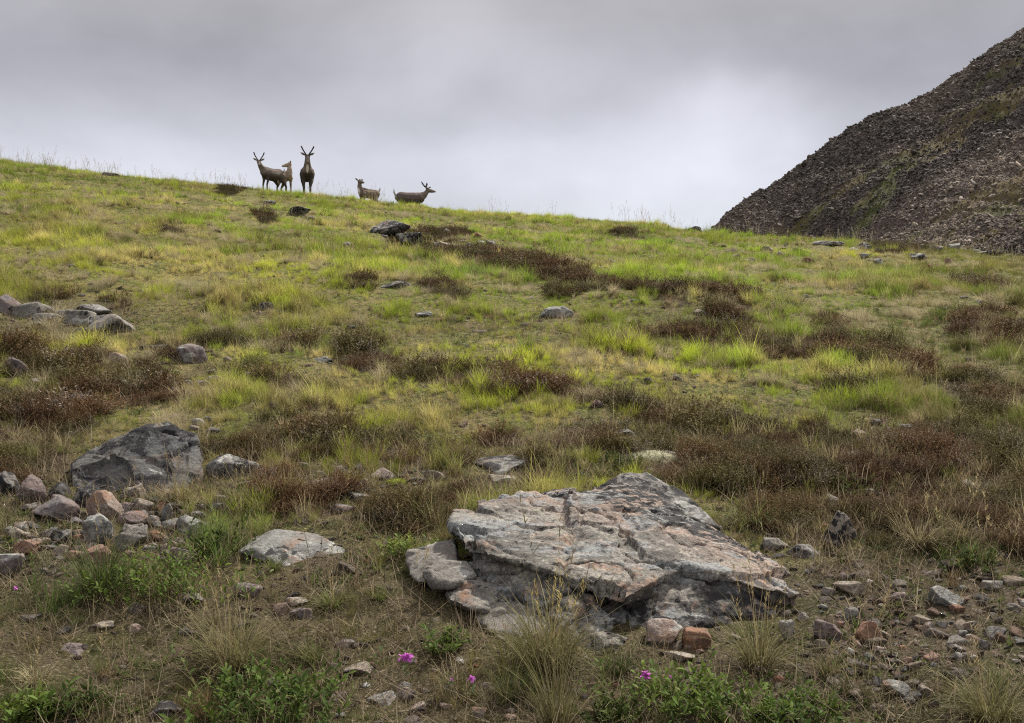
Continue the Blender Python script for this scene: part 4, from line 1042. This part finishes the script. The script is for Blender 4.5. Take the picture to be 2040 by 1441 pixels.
# ------------------------------------------------------------------ dwarf willows: stems and leaves
def leafset(base, axis, ln, wd, rs):
    """folded oval leaves, base points (n,3), axes (n,3)"""
    n_ = len(base); up = np.array([0, 0, 1.])+rs.normal(0, .35, (n_, 3)); side = np.cross(axis, up); side /= np.linalg.norm(side, axis=1)[:, None]; nrm = np.cross(side, axis)
    P_ = []
    for t, k in ((0, .08), (.3, .9), (.62, 1.), (.86, .55)):
        mid = base+axis*(ln*t)[:, None]-nrm*(.18*ln*t*t)[:, None]
        for s_ in (-1, 0, 1): P_.append(mid+side*(s_*wd*.5*k)[:, None]+nrm*(abs(s_)*wd*.16*k)[:, None])
    P_.append(base+axis*ln[:, None]-nrm*(.2*ln)[:, None])
    V = np.stack(P_, 1); b = (np.arange(n_)*13)[:, None]; Q = []
    for r in range(3):
        for c_ in range(2): Q.append(b+np.array([[r*3+c_, r*3+c_+1, r*3+c_+4, r*3+c_+3]]))
    T = [b+np.array([[9, 10, 12]]), b+np.array([[10, 11, 12]])]
    return V.reshape(-1, 3), np.concatenate(Q), np.concatenate(T)
STEM = mat_new('willow_bark'); finish((.12, .075, .045), .8)
def willow(px_, pb, w, h, label, tint, n=60, leaf=.026, seed=0, name='dwarf_willow', cat='shrub'):
    gx, gy, gz = ground_at(px_, pb); sc = gy/F; W, H = w*sc, h*sc
    rs = np.random.RandomState(seed+int(px_*3)); root = empty(name, (gx, gy, gz)); tag(root, label, cat); n = int(n*.75)
    bx = np.clip(rs.normal(0, .27, n), -.6, .6)*W; by = rs.uniform(-.35, .35, n)*min(W, .45); zz = gh(gx+bx, gy+by)-gz
    hm_ = (1-.55*(2*np.abs(bx)/W)**2)
    bp = np.stack([bx, by, zz], 1)
    V, Q, T, B, tip = blades(n, 0, H*.85, .25, .003, .45, .35, 3, 0, rs, base_pts=bp)
    quick_mesh('stems', V, Q, T, STEM, parent=root)
    VV = V.reshape(n, 7, 3); c0 = [(VV[:, 0]+VV[:, 1])/2, (VV[:, 2]+VV[:, 3])/2, (VV[:, 4]+VV[:, 5])/2, VV[:, 6]]
    K = 11; ii = np.repeat(np.arange(n), K); t = np.tile(np.linspace(.25, 1., K), n)*3; s0 = np.minimum(t.astype(int), 2); fr = (t-s0)[:, None]
    C0 = np.stack(c0, 1); bp2 = C0[ii, s0]*(1-fr)+C0[ii, s0+1]*fr
    dirn = C0[ii, s0+1]-C0[ii, s0]; dirn /= np.linalg.norm(dirn, axis=1)[:, None]
    az = np.tile(np.arange(K)*2.4, n)+rs.uniform(0, 6.28, n)[ii]
    ax = dirn*.75+np.stack([np.cos(az), np.sin(az), rs.uniform(-.1, .5, len(az))], 1)*.8; ax /= np.linalg.norm(ax, axis=1)[:, None]
    ln = leaf*rs.uniform(.7, 1.35, len(az)); V, Q, T = leafset(bp2, ax, ln, ln*.34, rs)
    m_ = len(az); rnd = np.repeat(rs.uniform(size=m_), 13); bl = np.stack([rnd*0, rnd, np.repeat((rs.uniform(size=m_) < .09)*.6, 13)], 1)
    tt = mixv(np.asarray(tint), np.asarray(tint)*np.array((1.35, 1.15, .8)), np.repeat(rs.uniform(size=n)[ii], 13))
    quick_mesh('leaves', V, Q, T, M_LT, parent=root, cols={'bl': bl, 'tint': tt})
    return root
WG, WD = (.075, .12, .028), (.045, .068, .02)
willow(330,1195,280,95,'bright green dwarf willow in front of the left rock pile',WG,130)
willow(415,1110,120,66,'dark green dwarf willow at the right end of the left rock pile',WD,70)
willow(540,1440,290,95,'wide low willow with narrow leaves near the bottom left',(.06,.10,.025),130,.03)
willow(45,1450,120,66,'broad leaved willow in the bottom left corner',WG,40,.036)
willow(1385,1425,270,80,'bright green willow patch around the pair of pink flowers',WG,120,.028)
willow(1590,1445,190,56,'low willow at the bottom, right of the pink flower pair',(.06,.10,.025),80,.028)
willow(820,1112,100,46,'small light green willow left of the huge boulder',(.12,.17,.045),46,.024)
willow(1220,1435,110,40,'dark low willow at the bottom centre',WD,50,.024)
willow(1940,1135,90,40,'small dark leafy shrub near the right edge above the rubble',WD,40,.024)
willow(1690,985,90,34,'small green shrub in the heather on the right',WD,40,.024)
willow(1240,935,110,30,'dark green trailing shrub behind the huge boulder',WD,60,.02)
willow(880,1300,100,40,'small trailing willow right of the single pink flower',(.075,.12,.03),36,.026)
willow(150,1420,130,40,'patchy dark willow in the left foreground',WD,40,.026)

# ------------------------------------------------------------------ flowers
def flower(px_, pf, pb, w, label, nfl=3):
    gx, gy, gz = ground_at(px_, pb); sc = gy/F; H = (pb-pf)*sc; r_ = w*sc*.43
    rs = np.random.RandomState(int(px_)); root = empty('pink_flower', (gx, gy, gz)); tag(root, label, 'flower', 'pink flowers in the foreground')
    V, Q, T, B, tip = blades(1, .001, H, .03, .003, .05, .08, 4, 0, rs); quick_mesh('stem', V, Q, T, STEM, parent=root)
    m_ = 12; bp = np.zeros((m_, 3)); bp[:, 2] = rs.uniform(0, H*.8, m_); az = rs.uniform(0, 6.28, m_); ax = np.stack([np.cos(az), np.sin(az), np.full(m_, .6)], 1); ax /= np.linalg.norm(ax, axis=1)[:, None]
    V, Q, T = leafset(bp, ax, rs.uniform(.014, .024, m_), np.full(m_, .007), rs); rn = np.repeat(rs.uniform(size=m_), 13)
    quick_mesh('leaves', V, Q, T, M_LT, parent=root, cols={'bl': np.stack([rn*0, rn, rn*0], 1), 'tint': np.tile((.075, .12, .05), (len(V), 1))})
    for k in range(nfl):
        c_ = np.array([rs.uniform(-.55, .55)*r_*(nfl > 1), -.002*k, H+rs.uniform(-.35, .35)*r_]); m_ = 4
        az = np.arange(4)*math.pi/2+rs.uniform(0, 1); 
        ax = np.stack([np.cos(az), -np.full(4, .45), np.sin(az)+.15], 1); ax /= np.linalg.norm(ax, axis=1)[:, None]
        ln = np.full(4, r_*(.85 if nfl > 1 else 1)); V, Q, T = leafset(np.tile(c_, (4, 1)), ax, ln, ln*.85, rs)
        rn = np.repeat(rs.uniform(.3, .9, 4), 13)
        quick_mesh('blossom', V, Q, T, M_PET, parent=root, cols={'bl': np.stack([rn*0, rn, rn*0], 1), 'tint': np.tile((.58, .17, .55), (len(V), 1))})
flower(808,1307,1352,30,'largest pink flower head standing alone in the foreground',5)
flower(940,1352,1392,20,'pink flower in the middle foreground with a closed bud beside it',3)
flower(900,1354,1385,10,'closed small pink bud left of the middle pink flower',1)
flower(1285,1345,1388,26,'pink-purple flower above the willow, left one of the pair',4)
flower(1332,1348,1385,14,'pink-purple flower above the willow, right one of the pair',2)
flower(32,1172,1195,12,'single tiny pink flower near the left edge',1)

# ------------------------------------------------------------------ moss cushions
MOSS = mat_new('moss'); v = node('ShaderNodeTexCoord').outputs['Object']; nn_ = noise(v, 60, 6, .7)
finish(mixc(ramp2(nn_, .3, .7), (.10, .13, .012), (.22, .24, .03)), .95, bumps([(nn_, 1., .01)]), .1)
LICH = mat_new('pale_lichen'); v = node('ShaderNodeTexCoord').outputs['Object']; nn_ = noise(v, 80, 6, .7)
finish(mixc(ramp2(nn_, .3, .7), (.22, .22, .11), (.46, .44, .32)), .95, bumps([(nn_, 1., .015)]), .1)
def cushion(px_, pb, w, h, label, m, name='moss_cushion', tint=(.2,.23,.03)):
    gx, gy, gz = ground_at(px_, pb); sc = gy/F; W, H = w*sc, h*sc
    V, Fc = ICO[4]; q = V*3; V = V*(1+.10*fbm(*q.T, o=3, seed=int(px_)))[:, None]*np.array([W/2, W*.35, H])
    root = empty(name, (gx, gy+W*.3, gz)); tag(root, label, 'moss')
    quick_mesh('cushion', V, None, Fc, m, smooth=True, parent=root)
    rs = np.random.RandomState(3); sel = V[V[:, 2] > -.1*H]; sel = np.repeat(sel, 3, 0)+rs.normal(0, .004, (len(sel)*3, 3))
    Vb, Q, T, B, _ = blades(len(sel), 0, .006, .3, .003, .5, .3, 1, .15, rs, base_pts=sel)
    quick_mesh('fronds', Vb, Q, T, M_GT, parent=root, cols={'bl': B, 'tint': np.tile(tint, (len(Vb), 1))})
cushion(1092,978,56,22,'round bright yellow-green moss cushion behind the huge boulder',MOSS)
cushion(1300,925,120,24,'pale grey-green lichen cushion in the heather behind the huge boulder',LICH,'lichen_cushion',(.36,.35,.22))
cushion(790,968,50,12,'low bright moss patch beside the cream stone',MOSS)
cushion(1078,732,44,10,'yellow moss cushion on the middle of the slope',MOSS)

# ------------------------------------------------------------------ reindeer
def capsule(bm, p0, r0, p1, r1, seg=12, flat=None):
    p0, p1 = Vector(p0), Vector(p1); ax = p1-p0; ln = ax.length
    q = ax.to_track_quat('Z', 'Y') if ln > 1e-6 else Matrix.Identity(3).to_quaternion()
    rings = []
    for k in range(5): a = -math.pi/2+k*math.pi/8; rings.append((r0*math.sin(a), r0*math.cos(a)))
    for k in range(5): a = k*math.pi/8; rings.append((ln+r1*math.sin(a), r1*math.cos(a)))
    prev = None; 
    for (z, r) in rings:
        r = max(r, 1e-4)
        cur = [bm.verts.new(p0+q@Vector((r*math.cos(t), r*math.sin(t), z))) for t in (2*math.pi*i/seg for i in range(seg))]
        if prev:
            for i in range(seg): bm.faces.new((prev[i], prev[(i+1) % seg], cur[(i+1) % seg], cur[i]))
        else: bm.faces.new(cur[::-1])
        prev = cur
    bm.faces.new(prev)
def ellipsoid(bm, c, r, rot=None):
    m = Matrix.Translation(c)@(rot.to_4x4() if rot else Matrix.Identity(4))@Matrix.Diagonal((*r, 1)); bmesh.ops.create_uvsphere(bm, u_segments=16, v_segments=10, radius=1, matrix=m)
def fur(name, back, side, belly, bib=None, legs=(.05,.04,.035)):
    k_ = 1.2 if sum(side) < .5 else 1.1; back, side, belly, legs = (tuple(k_*q for q in t) for t in (back, side, belly, legs))
    m = mat_new(name); v = node('ShaderNodeTexCoord').outputs['Object']; sp = node('ShaderNodeSeparateXYZ'); L.new(v, sp.inputs[0]); X, Y, Z = sp.outputs
    n = noise(v, 6, 6, .65); n2 = noise(v, 60, 4, .6)
    zz = fmath('ADD', Z, fmath('MULTIPLY', n, .22))
    c = mixc(ramp2(zz, .60, .78), legs, belly); c = mixc(ramp2(zz, .86, 1.0), c, side); c = mixc(ramp2(zz, 1.08, 1.24), c, back)
    rp = fmath('MULTIPLY', ramp2(fmath('MULTIPLY_ADD', n, -.16, fmath('MULTIPLY', X, -1.)), .46, .56), ramp2(Z, .68, .84)); c = mixc(fmath('MULTIPLY', rp, .75), c, (.34, .30, .25))
    nk = fmath('MULTIPLY', ramp2(X, .38, .55), ramp2(Z, .80, .95)); c = mixc(fmath('MULTIPLY', nk, .45), c, (.24, .20, .17))
    if bib:
        (bx, by, bz, sx, sy, sz) = bib; d_ = vmath('MULTIPLY', vmath('SUBTRACT', v, (bx, by, bz)).outputs[0], (1/sx, 1/sy, 1/sz)); q_ = vmath('LENGTH', d_.outputs[0]).outputs['Value']
        c = mixc(ramp2(fmath('MULTIPLY', q_, -1.), -1.15, -.8), c, (.60, .54, .48))
    g = node('ShaderNodeMapRange', inp={'From Min': .3, 'From Max': .7, 'To Min': .7, 'To Max': 1.3}); L.new(n2, g.inputs[0])
    s = vmath('SCALE', c); L.new(g.outputs[0], s.inputs['Scale']); finish(s.outputs[0], .95, bumps([(n2, .5, .01)]), .1); return m
VELV = mat_new('antler_velvet'); finish((.035, .027, .024), .9)
EYE = mat_new('eye'); finish((.01, .008, .008), .2, spec=.6)
def deer(px_, dist, yaw, label, mat, size=1., head=(.78, 0, 1.38), look=0., pitch=-.35, antlers='v', legs=(0, 0, 0, 0), name='reindeer', girth=1., tail=1., sinkz=0, leanhead=0, alen=.42, hs=1.1):
    """yaw: compass of the nose, degrees, 0 = to the right in the photo, 90 = away; look: turn of the head relative to the body"""
    gx = (px_-CX)/F*dist; gz = float(gh(gx, dist)); root = empty(name, (gx, dist, gz-sinkz), R(yaw)); tag(root, label, 'reindeer', 'reindeer on the hill crest')
    root.scale = (size,)*3
    bm = bmesh.new(); G = girth
    def cp(a, ra, b, rb): capsule(bm, a, ra, b, rb)
    cp((-.52, 0, .95), .15, (-.38, 0, .95), .20*G); cp((-.38, 0, .95), .20*G, (-.08, 0, .86), .25*G); cp((-.08, 0, .86), .25*G, (.2, 0, .87), .245*G)
    cp((.2, 0, .87), .245*G, (.40, 0, .93), .19*G); cp((-.45, 0, 1.02), .11, (.0, 0, 1.03), .10); cp((0, 0, 1.03), .10, (.33, 0, 1.08), .10); cp((.42, 0, .86), .15, (.46, 0, 1.02), .14)
    hd = Vector(head); nb_ = Vector((.46, 0, 1.03)); nm = nb_.lerp(hd, .5)+Vector((.03, 0, -.05))
    cp(nb_, .155, nm, .118); cp(nm, .118, hd-Vector((0, 0, .02)), .085); cp((.50, 0, .93), .12, nm-Vector((0, 0, .09)), .085)
    la = R(look); f = Vector((math.cos(la)*math.cos(pitch), math.sin(la)*math.cos(pitch), math.sin(pitch))); rgt = Vector((math.sin(la), -math.cos(la), 0)); upv = rgt.cross(f)
    cp(hd, .088*hs, hd+f*.12+upv*-.005, .072*hs); cp(hd+f*.12, .072*hs, hd+f*.27-upv*.018, .047*hs); cp(hd+f*.27-upv*.018, .047, hd+f*.315-upv*.018, .045)
    cp(hd-upv*.035+f*.03, .065, hd+f*.22-upv*.05, .036)
    for s_ in (-1, 1):   # ears stand out sideways
        e0 = hd-f*.035+rgt*(.07*s_)+upv*.045; e1 = e0+rgt*(.10*s_)+upv*.045-f*.02; e2 = e0+rgt*(.175*s_)+upv*.085-f*.03
        cp(e0, .024, e1, .046); cp(e1, .046, e2, .014)
    cp((-.62, 0, 1.03), .05, (-.67-.02*tail, 0, 1.03+.10*tail), .032); cp((-.69, 0, 1.03+.10*tail), .032, (-.70, 0, 1.03+.20*tail), .014)
    feet = []
    for i, (fx, sy) in enumerate(((.36, 1), (.36, -1), (-.42, 1), (-.42, -1))):
        sw = legs[i]; y_ = .115*sy*(1 if i < 2 else 1.05)
        off = sw
        wx, wy = Matrix.Rotation(R(yaw), 2)@Vector((fx+off, y_)); dz = (float(gh(gx+wx*size, dist+wy*size))-gz+sinkz)/size*.95-.01
        if i < 2:
            a, b, c_, d_ = Vector((fx, y_*1.1, .84)), Vector((fx-.03+off*.3, y_*1.15, .62)), Vector((fx+.02+off*.62, y_, .37+dz*.4)), Vector((fx+off, y_, .10+dz))
            cp(a, .105, b, .062); cp(b, .060, c_, .037); cp(c_, .036, d_, .025)
        else:
            a, b, c_, d_ = Vector((fx, y_*.95, .88)), Vector((fx+.09+off*.3, y_*1.15, .66)), Vector((fx-.13+off*.75, y_, .43+dz*.4)), Vector((fx-.08+off, y_, .10+dz))
            cp(a, .155, b, .098); cp(b, .088, c_, .042); cp(c_, .040, d_, .027)
        cp(d_, .027, d_+Vector((.025, 0, -.065)), .036); cp(d_+Vector((.025, .012, -.065)), .03, d_+Vector((.055, .016, -.085)), .026); cp(d_+Vector((.025, -.012, -.065)), .03, d_+Vector((.055, -.016, -.085)), .026)
    me = bpy.data.meshes.new('body'); bm.to_mesh(me); bm.free(); o = bpy.data.objects.new('body', me); COL.objects.link(o)
    md = o.modifiers.new('r', 'REMESH'); md.mode = 'VOXEL'; md.voxel_size = .0125; sm = o.modifiers.new('s', 'SMOOTH'); sm.iterations = 5; sm.factor = .5
    me2 = bpy.data.meshes.new_from_object(o.evaluated_get(bpy.context.evaluated_depsgraph_get())); o.modifiers.clear(); o.data = me2; me2.name = 'body'; bpy.data.meshes.remove(me)
    me2.polygons.foreach_set('use_smooth', np.ones(len(me2.polygons), bool)); me2.materials.append(mat); o.parent = root
    for s_ in (-1, 1):
        b_ = bmesh.new(); ellipsoid(b_, hd+f*.085+rgt*(.068*s_)+upv*.022, (.014,)*3); me = bpy.data.meshes.new('eye'); b_.to_mesh(me); b_.free(); me.materials.append(EYE)
        e_ = bpy.data.objects.new('eye', me); COL.objects.link(e_); e_.parent = root
        if antlers:
            b_ = bmesh.new(); a0 = hd+rgt*(.038*s_)+upv*.065+f*.01; K = alen
            if antlers == 'v': path = [a0, a0+rgt*(.05*s_)+upv*.07-f*.05, a0+rgt*(.11*s_)+upv*.15-f*.09, a0+rgt*(.155*s_)+upv*.25-f*.08, a0+rgt*(.18*s_)+upv*.35-f*.03]; rr = [.028, .025, .024, .025, .027]
            elif antlers == 'c': path = [a0, a0+rgt*(.09*s_)+upv*.06-f*.10, a0+rgt*(.16*s_)+upv*.13-f*.22, a0+rgt*(.20*s_)+upv*.23-f*.28]; rr = [.027, .025, .023, .025]
            else: path = [a0, a0+upv*.03, a0+upv*.05]; rr = [.016, .015, .012]
            for k in range(len(path)-1): capsule(b_, path[k], rr[k], path[k+1], rr[k+1], 10)
            if antlers != 'n':
                capsule(b_, path[0]+upv*.02, .016, path[0]+f*.09+upv*.09+rgt*(.02*s_), .013, 8)
                if antlers == 'c': capsule(b_, path[1], .02, path[1]+upv*.17+f*.03, .017, 8)
            me = bpy.data.meshes.new('antler'); b_.to_mesh(me); b_.free(); me.materials.append(VELV); me.polygons.foreach_set('use_smooth', np.ones(len(me.polygons), bool))
            a_ = bpy.data.objects.new('antler', me); COL.objects.link(a_); a_.parent = root
    return root
F1 = fur('brown_fur', (.085,.066,.056), (.12,.098,.084), (.06,.048,.042))
F2 = fur('pale_calf_fur', (.36,.28,.20), (.33,.26,.19), (.27,.21,.155), legs=(.14,.105,.08))
F3 = fur('dark_fur_white_bib', (.075,.058,.05), (.08,.062,.054), (.045,.036,.032), bib=(.60, 0, 1.02, .12, .05, .20))
F4 = fur('calf_fur', (.085,.062,.05), (.11,.085,.066), (.13,.105,.085), bib=(.56, 0, .98, .13, .1, .2))
F5 = fur('grey_brown_fur', (.10,.082,.072), (.085,.068,.06), (.06,.048,.042))
deer(542, 44.0, 232, 'antlered reindeer standing leftmost on the crest with its head turned to the camera', F1, .87, girth=1.15, head=(.74, 0, 1.34), look=52, pitch=-.55, legs=(.0, .05, -.22, .16))
deer(567, 44.9, 308, 'pale cream calf standing between the two antlered reindeer', F2, .86, hs=1.25, head=(.47, 0, 1.40), look=-112, pitch=-.2, antlers='n', legs=(.03, -.03, -.05, .05), girth=.82, tail=.3)
deer(612, 43.0, 281, 'dark antlered reindeer facing straight at the camera with a white chest patch', F3, 1.02, head=(.66, 0, 1.40), look=0, pitch=-.75, legs=(0, .02, .02, -.02), girth=1.12, tail=.3)
deer(734, 48.3, 222, 'brown calf half hidden behind the crest with its head turned right', F4, .86, hs=1.2, head=(.52, 0, 1.44), look=95, pitch=-.2, antlers='n', girth=.85, tail=1.2)
deer(817, 49.3, 4, 'antlered reindeer seen side-on facing right, legs hidden by the crest', F5, 1.0, head=(.76, 0, 1.27), look=-6, pitch=-.12, antlers='c', tail=1.5, girth=1.25, sinkz=-.02)
print('instances', ngrass, len(heather.data.vertices), len(gravel.data.vertices), len(scree.data.vertices))
